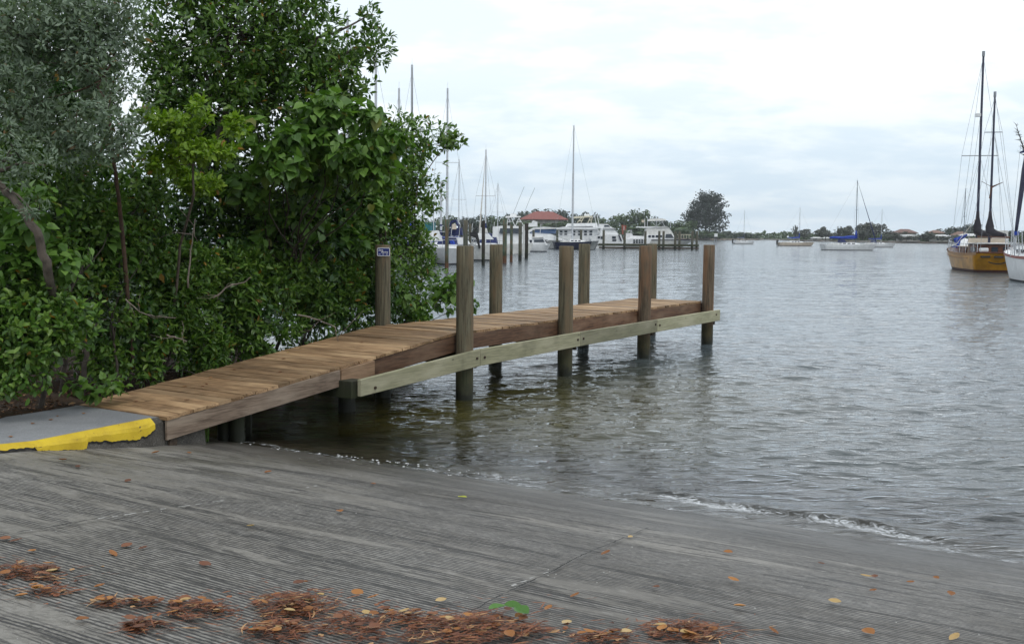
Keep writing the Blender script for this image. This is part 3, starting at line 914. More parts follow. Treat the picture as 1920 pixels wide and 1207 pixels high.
def solve_t(px, p):
    """position along the dock where a post at offset p is seen at pixel column px"""
    lo, hi = -8.0, 16.0
    for _ in range(50):
        m_ = (lo + hi) / 2; w = dk(m_, p, .8) - Vector((0, 0, EYE)); l = CM.transposed() @ w
        x = 960 + FPX * l.x / -l.z
        if x < px: lo = m_
        else: hi = m_
    return (lo + hi) / 2
for i, (px, t, p) in enumerate(front_piles + back_piles):
    topz = [2.30, 2.28, 2.27, 2.275, 2.285, 2.28, 2.28, 2.27][i]
    tt = solve_t(px, p)
    me = pile_mesh(.132 if i < 4 else .127, -1.9, topz, i * 3 + 1, M['pile_red'] if i in (2, 3) else M['pile'])
    mesh_obj('pile', me, dock, dk(tt, p, 0) - dock.location, (0, 0, i * 1.3))
    (front_piles if i < 4 else back_piles)[i % 4] = (px, tt, p)
FT = [f[1] for f in front_piles]; BT = [f[1] for f in back_piles]
# rim boards under the deck edge (front, pieces butt at the piles)
zt = .960; zb = .722
def zr(t): return deck_z(t) - .040
fr = .165
board('rim_board', T0 + .03, -2.72, fr - .075, fr - .037, zr(T0) - .215, zr(T0), zr(-2.72) - .215, zr(-2.72), M['rim_grey'])
board('rim_board', -2.715, FT[0] - .002, fr - .02, fr + .020, zr(-2.715) - .235, zr(-2.715), zr(-.1) - .24, zr(-.1), M['rim'])
o = board('splice_block', -2.70, -2.02, fr - .078, fr - .022, zr(-2.70) - .25, zr(-2.70) - .004, zr(-2.02) - .25, zr(-2.02) - .004, M['block'])
for a, b in zip(FT[:-1], FT[1:]):
    board('rim_board', a + .002, b - .002, fr - .02, fr + .02, zb, zt, zb, zt, M['rim'])
board('rim_board', FT[3] + .002, 9.92, fr - .02, fr + .02, zb, zt, zb, zt, M['rim'])
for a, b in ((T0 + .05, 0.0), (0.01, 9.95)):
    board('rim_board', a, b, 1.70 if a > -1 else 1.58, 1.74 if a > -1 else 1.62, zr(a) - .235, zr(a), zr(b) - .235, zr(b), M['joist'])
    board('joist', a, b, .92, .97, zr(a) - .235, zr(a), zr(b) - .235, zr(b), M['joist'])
# cross beams bolted to the piles, and the wales
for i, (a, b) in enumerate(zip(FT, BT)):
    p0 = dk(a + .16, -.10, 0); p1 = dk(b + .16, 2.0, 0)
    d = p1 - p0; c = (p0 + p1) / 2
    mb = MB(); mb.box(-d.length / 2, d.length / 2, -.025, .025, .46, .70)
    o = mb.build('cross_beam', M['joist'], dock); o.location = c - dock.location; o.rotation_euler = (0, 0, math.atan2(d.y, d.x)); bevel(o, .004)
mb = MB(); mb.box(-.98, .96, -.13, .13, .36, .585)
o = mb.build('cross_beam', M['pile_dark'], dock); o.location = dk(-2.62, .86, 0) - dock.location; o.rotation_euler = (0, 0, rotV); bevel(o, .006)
wf0, wf1 = -.205, -.142
WT = [-2.66, FT[0] + .13, FT[1] + .13, FT[2] + .13, FT[3] + .26]
WZ = [(.385, .605), (.505, .758), (.535, .785), (.545, .795), (.555, .805)]
for i in range(4):
    a, b = WT[i] + (.004 if i else 0), WT[i + 1] - .004
    o = board('wale', a, b, wf0, wf1, WZ[i][0], WZ[i][1], WZ[i + 1][0], WZ[i + 1][1] + (0 if i < 3 else -.002), M['wale'], bev=.006)
    # bolts at both ends
    mbb = []
    ends = ((a + (.28 if i == 0 else .10), .0), (b - (.10 if i < 3 else .26), 0)) 
    for tb, _ in ends:
        f = (tb - WT[i]) / (WT[i + 1] - WT[i])
        z = (WZ[i][0] + (WZ[i + 1][0] - WZ[i][0]) * f + WZ[i][1] + (WZ[i + 1][1] - WZ[i][1]) * f) / 2 + rr.uniform(-.04, .04)
        m2 = MB(); q = Vector((0, 0, 0))
        m2.tube([(0, 0, 0), (0, -.018, 0)], .020, 8)
        ob = m2.build('bolt', M['bolt'], dock); ob.location = dk(tb, wf0 - .001, z) - dock.location; ob.rotation_euler = (0, 0, rotU)
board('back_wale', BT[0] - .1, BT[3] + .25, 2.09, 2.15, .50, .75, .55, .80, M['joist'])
# short piles under the sloping part
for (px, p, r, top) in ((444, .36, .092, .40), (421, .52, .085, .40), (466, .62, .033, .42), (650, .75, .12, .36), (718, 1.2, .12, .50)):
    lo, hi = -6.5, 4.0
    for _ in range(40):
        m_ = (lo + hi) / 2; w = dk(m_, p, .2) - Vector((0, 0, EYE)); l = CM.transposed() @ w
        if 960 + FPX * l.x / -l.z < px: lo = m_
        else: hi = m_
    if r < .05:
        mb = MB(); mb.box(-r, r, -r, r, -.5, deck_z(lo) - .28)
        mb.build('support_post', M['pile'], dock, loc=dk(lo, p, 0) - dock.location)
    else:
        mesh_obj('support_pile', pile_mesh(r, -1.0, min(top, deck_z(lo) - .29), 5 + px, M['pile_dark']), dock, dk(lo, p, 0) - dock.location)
# header at the land end
mb = MB(); mb.box(-.78, .78, -.05, .05, .14, .44)
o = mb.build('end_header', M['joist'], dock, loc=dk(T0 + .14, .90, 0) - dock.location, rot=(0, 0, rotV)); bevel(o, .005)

# the blue sign on the back pile
def text_mesh(s, size, m, name='lettering', extr=.0008, bold=0.0):
    c = bpy.data.curves.new(name, 'FONT'); c.body = s; c.size = size; c.extrude = extr; c.offset = bold
    c.align_x = 'LEFT'; c.shear = .18
    o = bpy.data.objects.new(name, c); COL.objects.link(o)
    dg = bpy.context.evaluated_depsgraph_get()
    me = bpy.data.meshes.new_from_object(o.evaluated_get(dg))
    COL.objects.unlink(o); bpy.data.objects.remove(o)
    me.name = name; me.materials.clear(); me.materials.append(m)
    return me
def rounded(w, h, r, y0, y1, n=5):
    pts = []
    for cx_, cz_, a0 in ((w / 2 - r, h / 2 - r, 0), (-w / 2 + r, h / 2 - r, 90), (-w / 2 + r, -h / 2 + r, 180), (w / 2 - r, -h / 2 + r, 270)):
        for k in range(n):
            a = R(a0 + 90 * k / (n - 1)); pts.append((cx_ + r * math.cos(a), cz_ + r * math.sin(a)))
    m_ = MB(); m_.prof(pts, y0, y1); return m_
sp_t = BT[0]
spos = dk(sp_t, 1.93, 0)
tocam = Vector((-spos.x, -spos.y, 0)).normalized()
sgn = empty('dock_sign', spos + tocam * .140 + Vector((.010, 0, 2.185)), math.atan2(tocam.y, tocam.x) + math.pi / 2,
            'small blue sign with white lettering near the top of the leftmost dock pile', 'sign')
rounded(.205, .135, .02, -.001, .006).build('border', M['signwhite'], sgn)
rounded(.185, .116, .014, -.003, .004).build('panel', M['signblue'], sgn)
for s_, size, x, z in (('Zara', .040, -.085, .018), ('Marine', .040, -.040, -.014)):
    o = mesh_obj('lettering', text_mesh(s_, size, M['signwhite'], bold=.0009), sgn, (x, -.0045, z), (math.pi / 2, 0, 0))
for x in (-.07, -.012, .046):
    mb = MB(); mb.box(x - .008, x + .022, -.0055, -.0035, -.043, -.034); mb.build('small_print', M['signwhite'], sgn)

# tufts of weed hanging from the rim board near the kerb
def strand_tuft(name, label, cat, base, n, h, m, seed, spread=.06, droop=True, parent=None):
    r2 = random.Random(seed); vs, fs, tint = [], [], []
    for _ in range(n):
        a = r2.uniform(0, 6.28); l = h * r2.uniform(.5, 1.1); x0 = r2.gauss(0, spread * .3); y0 = r2.gauss(0, spread * .3)
        dx, dy = math.cos(a) * spread * 2 * r2.random(), math.sin(a) * spread * 2 * r2.random()
        w = .004 + .003 * r2.random(); s = Vector((-dy, dx, 0)); s = s.normalized() * w if s.length > 1e-6 else Vector((w, 0, 0))
        pts = []
        for k in range(5):
            f = k / 4
            zz = l * (f if not droop else (f * 1.2 - f * f * .9))
            pts.append(Vector((x0 + dx * f, y0 + dy * f, zz)))
        b = len(vs)
        for k, q in enumerate(pts):
            ww = 1 - .9 * k / 4
            vs += [q - s * ww, q + s * ww]
        tv = r2.random()
        for k in range(4): fs.append((b + 2 * k, b + 2 * k + 1, b + 2 * k + 3, b + 2 * k + 2)); tint.append(tv)
    v = np.array([tuple(q) for q in vs])
    o = np_mesh(name, v, np.array(fs), m, attr={'tint': ('FACE', tint)})
    o.location = base
    return tag(o, label, cat)
gp = at(392, 800, 12.0)
strand_tuft('grass_tuft', 'tuft of green grass growing up against the dock rim board beside the kerb end', 'grass tuft', atz(385, 828, .06) + Vector((0, 0, .0)), 30, .42, M['mangrove_lo'], 3, .07, False)
strand_tuft('dry_grass_tuft', 'dry brown grass tuft in the gap between kerb end and dock', 'grass tuft', atz(352, 828, .06), 46, .20, M['weed'], 5, .10)
# ------------------------------------------------------------------ PLANTS near the ramp
def leaf_tpl(kind, L, W):
    """points (n,3) with x along the leaf, y across, z up; quads"""
    if kind == 'quad':
        v = [(0, 0, 0), (.5 * L, W / 2, .10 * W), (L, 0, -.06 * L), (.5 * L, -W / 2, .10 * W)]
        f = [(0, 1, 2, 3)]
    elif kind == 'ell':
        v = [(0, 0, 0), (.34 * L, W * .46, .16 * W), (.72 * L, W * .40, .10 * W), (L, 0, -.10 * L), (.72 * L, -W * .40, .10 * W), (.34 * L, -W * .46, .16 * W), (.36 * L, 0, 0), (.72 * L, 0, -.03 * L)]
        f = [(0, 1, 6, 0), (6, 1, 2, 7), (7, 2, 3, 7), (0, 6, 5, 0), (6, 7, 4, 5), (7, 3, 4, 7)]
        f = [(0, 1, 2, 7), (7, 2, 3, 4), (0, 7, 4, 5)]
    else:  # heart
        v = [(0, 0, 0), (-.10 * L, W * .26, .06 * W), (.12 * L, W * .50, .10 * W), (.48 * L, W * .44, .06 * W), (.80 * L, W * .17, -.10 * L), (L, 0, -.20 * L),
             (.80 * L, -W * .17, -.10 * L), (.48 * L, -W * .44, .06 * W), (.12 * L, -W * .50, .10 * W), (-.10 * L, -W * .26, .06 * W), (.45 * L, 0, -.03 * L)]
        f = [(0, 1, 2, 3), (0, 3, 4, 10), (10, 4, 5, 6), (0, 10, 6, 7), (0, 7, 8, 9)]
    return np.array(v, float), np.array(f, int)

def make_leaves(rng, centres, dirs, tpl, per, spread, petiole, size_var=.45, hang=0.0, up_mix=.5):
    """rosettes of `per` leaves at each centre; returns verts, quads, tint, leaf frames"""
    tv, tf = tpl
    n = len(centres)
    c = np.repeat(centres, per, 0); d = np.repeat(dirs, per, 0)
    N = n * per
    rnd = rng.normal(size=(N, 3)); rnd /= np.linalg.norm(rnd, axis=1)[:, None] + 1e-9
    ax = d * (1 - spread) + rnd * spread
    ax[:, 2] -= hang
    ax /= np.linalg.norm(ax, axis=1)[:, None] + 1e-9
    up = np.tile(np.array([0, 0, 1.0]), (N, 1)) * up_mix + d * (1 - up_mix) + rng.normal(size=(N, 3)) * .28
    y = np.cross(up, ax); y /= np.linalg.norm(y, axis=1)[:, None] + 1e-9
    z = np.cross(ax, y)
    s = 1 + size_var * rng.uniform(-1, .6, N)
    org = c + ax * petiole + rng.normal(size=(N, 3)) * petiole * .5
    P = org[:, None, :] + (tv[None, :, 0:1] * ax[:, None, :] + tv[None, :, 1:2] * y[:, None, :] + tv[None, :, 2:3] * z[:, None, :]) * s[:, None, None]
    q = tf[None] + (np.arange(N) * len(tv))[:, None, None]
    tint = np.repeat(rng.random(N), len(tf))
    return P, q, tint, (org, ax, y, z, s)

LEAFMESH = {}
def leaf_mesh(kind, L, W, m):
    k = (kind, L, W, m.name)
    if k not in LEAFMESH:
        tv, tf = leaf_tpl(kind, L, W)
        me = bpy.data.meshes.new('leaf'); me.from_pydata([tuple(v) for v in tv], [], [tuple(f) for f in tf]); me.materials.append(m); me.update()
        LEAFMESH[k] = me
    return LEAFMESH[k]

def branch_tubes(rng, base, targets, r0, m, name, parent, origin, wig=.10, n=6, seg=7, tip=.25):
    """limbs from base to each target, sagging and crooked; one mesh"""
    mb = MB()
    for tg in targets:
        b = Vector(base); e = Vector(tg); d = e - b; L = d.length
        pts = []; rad = []
        ph = rng.uniform(0, 6.28, 3)
        for i in range(seg + 1):
            f = i / seg
            q = b + d * f + Vector((math.sin(f * 5 + ph[0]), math.sin(f * 6 + ph[1]), math.sin(f * 4 + ph[2]) * .6)) * (wig * L * math.sin(math.pi * min(f * 1.1, 1)))
            q.z += .12 * L * math.sin(math.pi * f) * .4
            pts.append(q - origin); rad.append(r0 * (1 - (1 - tip) * f))
        mb.tube(pts, rad, n)
    return mb.build(name, m, parent, smooth=True)

def plant(name, label, cat, base, blobs, kind, L, W, m, n_cl, per, seed, bark='bark_dark', r0=.05, spread=.7, hang=0.0, up_mix=.5, single=0,
          group=None, petiole=.02, twigs=24, shell=.45, clump=.0, trunk_pts=None, gap=.12, dead=0, clip=True):
    """blobs: (px, py, Y, rx px, ry px, depth radius m)"""
    rng = np.random.default_rng(seed)
    base = Vector(base)
    root = empty(name, base, 0, label, cat, group)
    cs, rs = [], []
    for (px, py, Y, rx, ry, rd) in blobs:
        for _ in range(60):                     # keep the crown behind the back edge of the dock
            c_ = at(px, py, Y); w_ = c_ - P1
            if not clip or c_.z > 3.2 or w_.dot(U) < -6.0 or w_.dot(V) > 2.2 + rd * .7: break
            Y += .08
        cs.append(np.array(at(px, py, Y))); rs.append(np.array([rx * Y / FPX, rd, ry * Y / FPX]))
    cs = np.array(cs); rs = np.array(rs)
    vol = (rs[:, 0] * rs[:, 2] * np.sqrt(rs[:, 1])); pb = vol / vol.sum()
    C, D = [], []
    need = n_cl
    tries = 0
    while need > 0 and tries < 12:
        tries += 1
        k = rng.choice(len(cs), size=need * 2, p=pb)
        u = rng.normal(size=(need * 2, 3)); u /= np.linalg.norm(u, axis=1)[:, None]
        rad = rng.random(need * 2) ** shell
        rad *= 1 + .16 * vnoise(u[:, 0] * 3 + k * 5, u[:, 2] * 3 + u[:, 1] * 2, seed)
        p = cs[k] + rs[k] * u * rad[:, None]
        nz = vnoise(p[:, 0] * 2.3, p[:, 2] * 2.3 + p[:, 1] * 1.7, seed + 5) * .6 + vnoise(p[:, 0] * 5.5 + p[:, 1] * 3, p[:, 2] * 5.5, seed + 6) * .4
        rx_ = p[:, 0] - P1.x; ry_ = p[:, 1] - P1.y
        tt_ = rx_ * U.x + ry_ * U.y; pp_ = rx_ * V.x + ry_ * V.y
        keep = (nz > -gap - .25) & (p[:, 2] > .30) & (~((pp_ < 2.16) & (tt_ > -6.0) & (p[:, 2] < 3.2)) | (not clip))
        p = p[keep][:need]; uu = u[keep][:need]
        C.append(p); D.append(uu); need -= len(p)
    C = np.concatenate(C); D = np.concatenate(D)
    D = D * .8 + np.array([0, -.15, .35]); D /= np.linalg.norm(D, axis=1)[:, None]
    tpl = leaf_tpl(kind, L, W)
    P, Q, tint, fr_ = make_leaves(rng, C, D, tpl, per, spread, petiole, hang=hang, up_mix=up_mix)
    N = len(P); b0 = np.array(base)
    order = np.argsort(np.linalg.norm(P[:, 0, :] - np.array([0, 0, EYE]), axis=1))
    sel = np.zeros(N, bool)
    if single:
        # the nearest leaves, thinned so that they spread over the plant
        cand = order[: max(single * 5, 1)]
        pick = rng.choice(cand, size=min(single, len(cand)), replace=False)
        sel[pick] = True
        me = leaf_mesh(kind, L, W, m)
        org, ax, y, z, s = fr_
        for i in pick:
            mt = Matrix((ax[i], y[i], z[i])).transposed()
            o = bpy.data.objects.new('leaf', me); COL.objects.link(o); o.parent = root
            o.location = Vector(org[i]) - base; o.rotation_euler = mt.to_euler(); o.scale = (s[i],) * 3
    rest = ~sel
    nf = len(tpl[1]); nv = len(tpl[0])
    idx = np.nonzero(rest)[0]
    Pv = P[idx].reshape(-1, 3) - b0
    Qv = (tpl[1][None] + (np.arange(len(idx)) * nv)[:, None, None]).reshape(-1, 4)
    tn = tint.reshape(N, nf)[idx].ravel()
    o = np_mesh('foliage', Pv, Qv, m, root, attr={'tint': ('FACE', tn)})
    o['kind'] = 'stuff'
    # wood
    if trunk_pts is None:
        tgt = [Vector(c) for c in cs]
        fork = base.lerp(sum(tgt, Vector((0, 0, 0))) / len(tgt), .45)
    else:
        tgt = [Vector(c) for c in cs]; fork = Vector(trunk_pts[-1])
    pts = trunk_pts or [base + Vector((0, 0, -.15)), base.lerp(fork, .5) + Vector((.05, .03, 0)) * (fork - base).length, fork]
    mb = MB(); fine = []
    pts = [Vector(p) for p in pts]
    for a, b in zip(pts[:-1], pts[1:]):
        for i in range(5):
            f = i / 5; fine.append(a.lerp(b, f) + Vector(rng.normal(size=3)) * r0 * .2)
    fine.append(pts[-1])
    mb.tube([p - base for p in fine], [r0 * (1.1 - .5 * i / len(fine)) for i in range(len(fine))], 9)
    mb.build('trunk', M[bark], root, smooth=True)
    branch_tubes(rng, fork, tgt, r0 * .55, M[bark], 'limbs', root, base)['kind'] = 'stuff'
    # twigs to random clusters
    mb = MB()
    k = rng.choice(len(C), size=min(twigs, len(C)), replace=False)
    for i in k:
        j = int(np.argmin(np.linalg.norm((cs - C[i]) / rs, axis=1)))
        a = Vector(cs[j] + rs[j] * rng.uniform(-.3, .3, 3)); e = Vector(C[i])
        mid = a.lerp(e, .5) + Vector(rng.normal(size=3)) * .12 * (e - a).length
        mb.tube([a - base, mid - base, e - base], [r0 * .16 + .002, r0 * .10 + .0015, .0015], 4, cap=False)
    tw = mb.build('twigs', M['bark_dark' if not dead else 'twig'], root, smooth=True); tw['kind'] = 'stuff'
    return root

# silver buttonwoods, upper left
plant('silver_buttonwood_tree', 'tall grey-green buttonwood tree with fine silvery leaves at the upper left', 'tree', atz(235, 700, .5),
      [(40, 60, 12.6, 120, 120, 1.0), (150, 90, 12.6, 100, 120, 1.0), (200, 200, 12.0, 80, 85, .7), (225, 265, 11.8, 55, 55, .5), (60, 200, 12.4, 110, 80, .8), (215, 60, 12.8, 38, 90, .6), (150, 20, 13, 120, 70, 1.0), (130, 270, 12.2, 90, 50, .5)],
      'quad', .080, .030, M['silver'], 3600, 5, 21, 'bark_red', .027, .75, trunk_pts=[at(250, 690, 13.8), at(228, 420, 13.2), at(214, 300, 12.6), at(195, 150, 12.6)], twigs=60, shell=.5)
plant('leaning_buttonwood_tree', 'pale leaning trunk with a few silvery leaf sprays at the left edge', 'tree', at(100, 560, 10.8) + Vector((0, 0, -.4)),
      [(25, 290, 10.6, 38, 60, .3), (85, 310, 10.6, 26, 26, .2), (60, 395, 10.6, 34, 20, .2), (-40, 330, 10.8, 50, 60, .3)],
      'quad', .065, .022, M['silver'], 240, 6, 22, 'bark', .048, .75, trunk_pts=[at(112, 640, 11.9), at(92, 505, 10.9), at(66, 432, 10.7), at(22, 368, 10.7), at(-30, 322, 10.7)], twigs=20)
plant('silver_buttonwood_shrub', 'small silvery shrub among green leaves above the walkway', 'shrub', atz(215, 735, .5),
      [(195, 575, 11.6, 60, 40, .3), (230, 520, 11.7, 34, 36, .3), (160, 520, 11.7, 25, 30, .2), (205, 640, 11.6, 26, 22, .2), (260, 400, 12.2, 40, 30, .3)],
      'quad', .062, .021, M['silver'], 190, 6, 23, 'bark_dark', .02, .8, twigs=26)
# tall dark mangrove, top centre
plant('black_mangrove_tree', 'tall dark green mangrove filling the top of the picture left of the masts', 'tree', dk(-.6, 4.2, .4),
      [(340, 75, 16.2, 95, 75, 1.3), (460, 60, 16.2, 120, 100, 1.5), (570, 90, 16.6, 95, 80, 1.2), (645, 135, 16.9, 75, 50, .8), (700, 85, 17.0, 38, 45, .5), (690, 30, 17.0, 18, 26, .3), (585, 10, 16.8, 45, 40, .6),
       (400, 170, 16.2, 130, 70, 1.3), (540, 185, 16.4, 120, 60, 1.2), (310, 150, 16, 40, 60, .7), (650, 165, 16.8, 50, 35, .5), (360, -40, 16.2, 130, 60, 1.2), (500, -60, 16.4, 130, 60, 1.2)],
      'ell', .115, .044, M['mangrove'], 3300, 7, 31, 'bark', .085, .72, trunk_pts=[dk(-.6, 4.2, .3), at(330, 470, 16.4), at(370, 360, 16.2), at(430, 200, 16.3)], twigs=90, shell=.42, petiole=.03, single=120)
# broad heart-shaped leaves, centre
plant('portia_tree', 'broad tree hung with large heart-shaped light green leaves in the middle of the thicket', 'tree', dk(-.9, 3.2, .35),
      [(610, 205, 15.4, 60, 34, .4), (700, 200, 15.6, 40, 30, .3), (520, 300, 15.0, 62, 36, .4), (640, 280, 15.4, 70, 34, .4), (480, 240, 15.0, 40, 30, .3), (725, 270, 15.8, 45, 40, .3), (560, 400, 15.2, 80, 40, .4), (680, 390, 15.6, 60, 40, .4),
       (560, 255, 15.1, 50, 26, .3), (600, 345, 15.0, 60, 30, .3), (460, 350, 14.9, 46, 34, .3), (700, 330, 15.4, 50, 30, .3), (640, 440, 15.6, 60, 24, .3), (500, 440, 15.0, 40, 26, .3), (740, 220, 15.8, 26, 20, .2)],
      'heart', .155, .135, M['heart'], 760, 4, 41, 'bark_dark', .03, .75, hang=.55, twigs=60, single=290, shell=.5, petiole=.06, up_mix=.7, gap=-.1)
plant('mangrove_inner_tree', 'dark green mangrove behind the heart-leaved tree', 'tree', dk(-.6, 3.9, .35),
      [(600, 290, 16.4, 160, 90, .8), (500, 400, 16.4, 150, 90, .8), (680, 420, 16.6, 110, 100, .8), (380, 330, 16, 110, 110, .8), (600, 500, 16.4, 130, 90, .7)],
      'ell', .11, .044, M['mangrove'], 2100, 6, 42, 'bark_dark', .05, .75, twigs=60, shell=.5)
# lime shrub
plant('yellow_green_tree', 'bright yellow-green leafy young tree hanging in front of the dark mangrove', 'tree', atz(345, 680, .5),
      [(405, 205, 13.2, 52, 20, .3), (330, 235, 13.1, 44, 24, .4), (440, 240, 13.2, 26, 18, .2), (385, 285, 13.1, 60, 20, .4), (300, 300, 13.1, 34, 24, .3), (372, 345, 13.2, 46, 16, .3), (280, 215, 13.2, 22, 16, .2), (330, 330, 13.1, 24, 30, .2)],
      'ell', .088, .044, M['lime'], 560, 7, 51, 'bark', .019, .7, trunk_pts=[at(320, 640, 14.6), at(338, 460, 13.9), at(364, 365, 13.3), at(360, 300, 13.2)], twigs=30, petiole=.02, single=100)
# left vines and shrubs
plant('heart_leaf_shrub', 'shrub with broad heart-shaped leaves at the left edge below the silver tree', 'shrub', atz(110, 745, .5),
      [(175, 430, 11.3, 62, 40, .35), (60, 400, 11.2, 70, 60, .4), (215, 410, 11.5, 35, 28, .2), (30, 490, 11.1, 60, 45, .3), (120, 480, 11.3, 60, 40, .3), (-30, 430, 11.2, 50, 60, .3), (240, 470, 11.9, 30, 40, .3)],
      'heart', .115, .10, M['heart'], 330, 4, 61, 'bark_dark', .03, .75, hang=.5, twigs=40, single=240, petiole=.05, up_mix=.7)
plant('leafy_green_shrub', 'bushy mid-green shrub on the bank above the concrete walkway', 'shrub', atz(70, 770, .5),
      [(50, 620, 11.1, 100, 75, .5), (150, 600, 11.3, 85, 60, .45), (40, 540, 11.3, 95, 50, .5), (30, 705, 11.0, 70, 38, .3), (190, 670, 11.7, 60, 45, .3), (150, 520, 11.6, 80, 45, .4), (-60, 640, 11.0, 70, 90, .5), (220, 590, 12.0, 50, 50, .3)],
      'ell', .085, .044, M['mangrove_lo'], 2000, 6, 62, 'bark_dark', .03, .78, twigs=60, single=200)
plant('inner_green_shrub', 'taller green shrub behind the heart-leaf shrub at left', 'shrub', atz(150, 740, .5),
      [(110, 350, 12.4, 150, 70, .6), (150, 430, 12.5, 140, 70, .6), (250, 480, 12.8, 90, 90, .6), (20, 330, 12.3, 90, 80, .5), (120, 560, 12.4, 130, 60, .5), (280, 350, 13.0, 50, 70, .4)],
      'ell', .09, .042, M['mangrove_lo'], 2000, 6, 63, 'bark_dark', .035, .78, twigs=60)
plant('seedling_shrub', 'low sprig of round light green leaves at the edge of the dock land end', 'shrub', atz(180, 755, .5),
      [(140, 728, 11.9, 26, 14, .15), (205, 722, 12.0, 30, 14, .15), (178, 735, 11.9, 22, 10, .1)],
      'heart', .10, .09, M['heart'], 26, 4, 64, 'bark_dark', .008, .8, hang=.35, twigs=8, single=60, petiole=.04, up_mix=.8, clip=False)
# low mangroves, along the dock
lowspec = [
    ('low mangrove shrub behind the near end of the sloping dock', [(330, 560, 13.4, 90, 60, .5), (300, 640, 13.0, 80, 45, .35), (380, 640, 13.4, 75, 45, .35), (270, 690, 12.6, 60, 26, .25), (400, 715, 13.5, 80, 50, .35), (350, 500, 13.6, 70, 50, .4)], (-3.9, 2.35), 71),
    ('low mangrove shrub with dark pointed leaf rosettes behind the middle of the sloping dock', [(460, 590, 14.3, 85, 60, .45), (480, 640, 14.1, 75, 32, .3), (440, 520, 14.6, 80, 60, .5), (520, 530, 14.8, 60, 50, .4), (500, 705, 14.3, 90, 55, .4)], (-2.6, 2.45), 72),
    ('low mangrove shrub left of the pile with the blue sign', [(590, 570, 15.5, 75, 50, .4), (640, 560, 16.0, 65, 60, .4), (570, 500, 15.7, 80, 50, .4), (660, 490, 16.4, 60, 60, .4), (540, 610, 15.0, 50, 26, .25), (600, 680, 15.4, 80, 55, .4), (680, 650, 16.3, 70, 55, .4)], (-1.3, 2.5), 73),
]
for lab, bl, (tb, pb_), sd_ in lowspec:
    plant('low_mangrove_shrub', lab, 'shrub', dk(tb, pb_, .25), bl, 'ell', .105, .038, M['mangrove_lo'], 1300, 8, sd_, 'bark_dark', .026, .62,
          twigs=50, single=130, group='low mangroves along the dock', petiole=.02)
# right-hand mangrove that leans over the water
plant('overhanging_mangrove_tree', 'mangrove whose crown leans out over the water beside the pile with the sign', 'tree', dk(.6, 3.2, .2),
      [(735, 250, 18.6, 60, 40, .6), (800, 265, 19.0, 48, 45, .5), (845, 262, 19.0, 26, 26, .3), (770, 330, 19.0, 70, 45, .6), (800, 375, 19.0, 34, 26, .3), (745, 400, 18.8, 60, 55, .6), (760, 470, 18.6, 60, 55, .6),
       (715, 520, 18.4, 70, 60, .6), (790, 505, 18.8, 42, 45, .4), (770, 565, 18.6, 75, 38, .4), (770, 620, 18.2, 80, 45, .4), (700, 440, 18.4, 70, 70, .7), (730, 320, 18.6, 60, 60, .6)],
      'ell', .105, .046, M['mangrove_lo'], 1900, 6, 81, 'bark', .045, .75, twigs=110, single=120, gap=.0)
plant('waterside_heart_leaf_shrub', 'light green broad-leaved shrub at the water edge just left of the second pile', 'shrub', dk(1.3, 2.7, .1),
      [(835, 545, 19.0, 34, 34, .3), (800, 580, 18.8, 50, 18, .25), (880, 575, 19.2, 22, 16, .2), (860, 520, 19.0, 20, 18, .2), (750, 545, 17.8, 22, 30, .2)],
      'heart', .125, .11, M['heart'], 130, 4, 82, 'bark_dark', .02, .75, hang=.5, twigs=30, single=130, petiole=.05, up_mix=.7)
# dense backs of the thicket
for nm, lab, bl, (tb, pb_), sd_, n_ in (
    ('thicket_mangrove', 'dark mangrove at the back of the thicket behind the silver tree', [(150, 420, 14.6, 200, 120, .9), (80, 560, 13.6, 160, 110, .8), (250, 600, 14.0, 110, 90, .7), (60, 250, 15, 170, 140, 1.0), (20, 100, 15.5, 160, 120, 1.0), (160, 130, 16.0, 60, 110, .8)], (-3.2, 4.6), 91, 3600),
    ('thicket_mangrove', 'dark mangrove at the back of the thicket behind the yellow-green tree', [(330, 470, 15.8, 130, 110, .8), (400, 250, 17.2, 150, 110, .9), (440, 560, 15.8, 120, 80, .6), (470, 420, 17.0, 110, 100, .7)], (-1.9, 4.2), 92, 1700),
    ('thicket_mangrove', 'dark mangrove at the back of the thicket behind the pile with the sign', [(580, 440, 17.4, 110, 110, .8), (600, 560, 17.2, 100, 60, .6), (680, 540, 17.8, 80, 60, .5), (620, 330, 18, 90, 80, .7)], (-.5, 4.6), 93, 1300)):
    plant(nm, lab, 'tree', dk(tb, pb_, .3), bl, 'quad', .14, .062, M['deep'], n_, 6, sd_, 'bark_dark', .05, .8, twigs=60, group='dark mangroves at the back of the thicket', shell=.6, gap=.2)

# bare branches that show in the gaps
def bare(label, pts, r, m='bark', seed=1):
    rng = np.random.default_rng(seed)
    P = [at(*p) for p in pts]
    root = P[0].copy()
    fine = []
    for a, b in zip(P[:-1], P[1:]):
        for i in range(4): fine.append(a.lerp(b, i / 4) + Vector(rng.normal(size=3)) * r * .5)
    fine.append(P[-1])
    mb = MB(); mb.tube([q - root for q in fine], [r * (1 - .6 * i / len(fine)) for i in range(len(fine))], 6)
    for k in range(4):
        a = fine[int(rng.integers(1, len(fine) - 1))]
        e = a + Vector((rng.normal() * .25, rng.normal() * .12, rng.normal() * .16))
        mb.tube([a - root, a.lerp(e, .5) - root + Vector(rng.normal(size=3)) * .03, e - root], [r * .45, r * .3, r * .12], 5)
    o = mb.build('bare_branch', M[m], smooth=True); o.location = root
    return tag(o, label, 'branch', 'bare branches in the thicket')
bare('bare upright grey stem left of centre in the thicket', [(352, 540, 13.6), (358, 470, 13.6), (366, 410, 13.6)], .014, 'twig', 1)
0 and bare('thick brown forked bough behind the silvery sprig', [(170, 560, 12.0), (190, 500, 12.0), (208, 450, 12.0), (212, 420, 12.0)], .05, 'bark_red', 2)
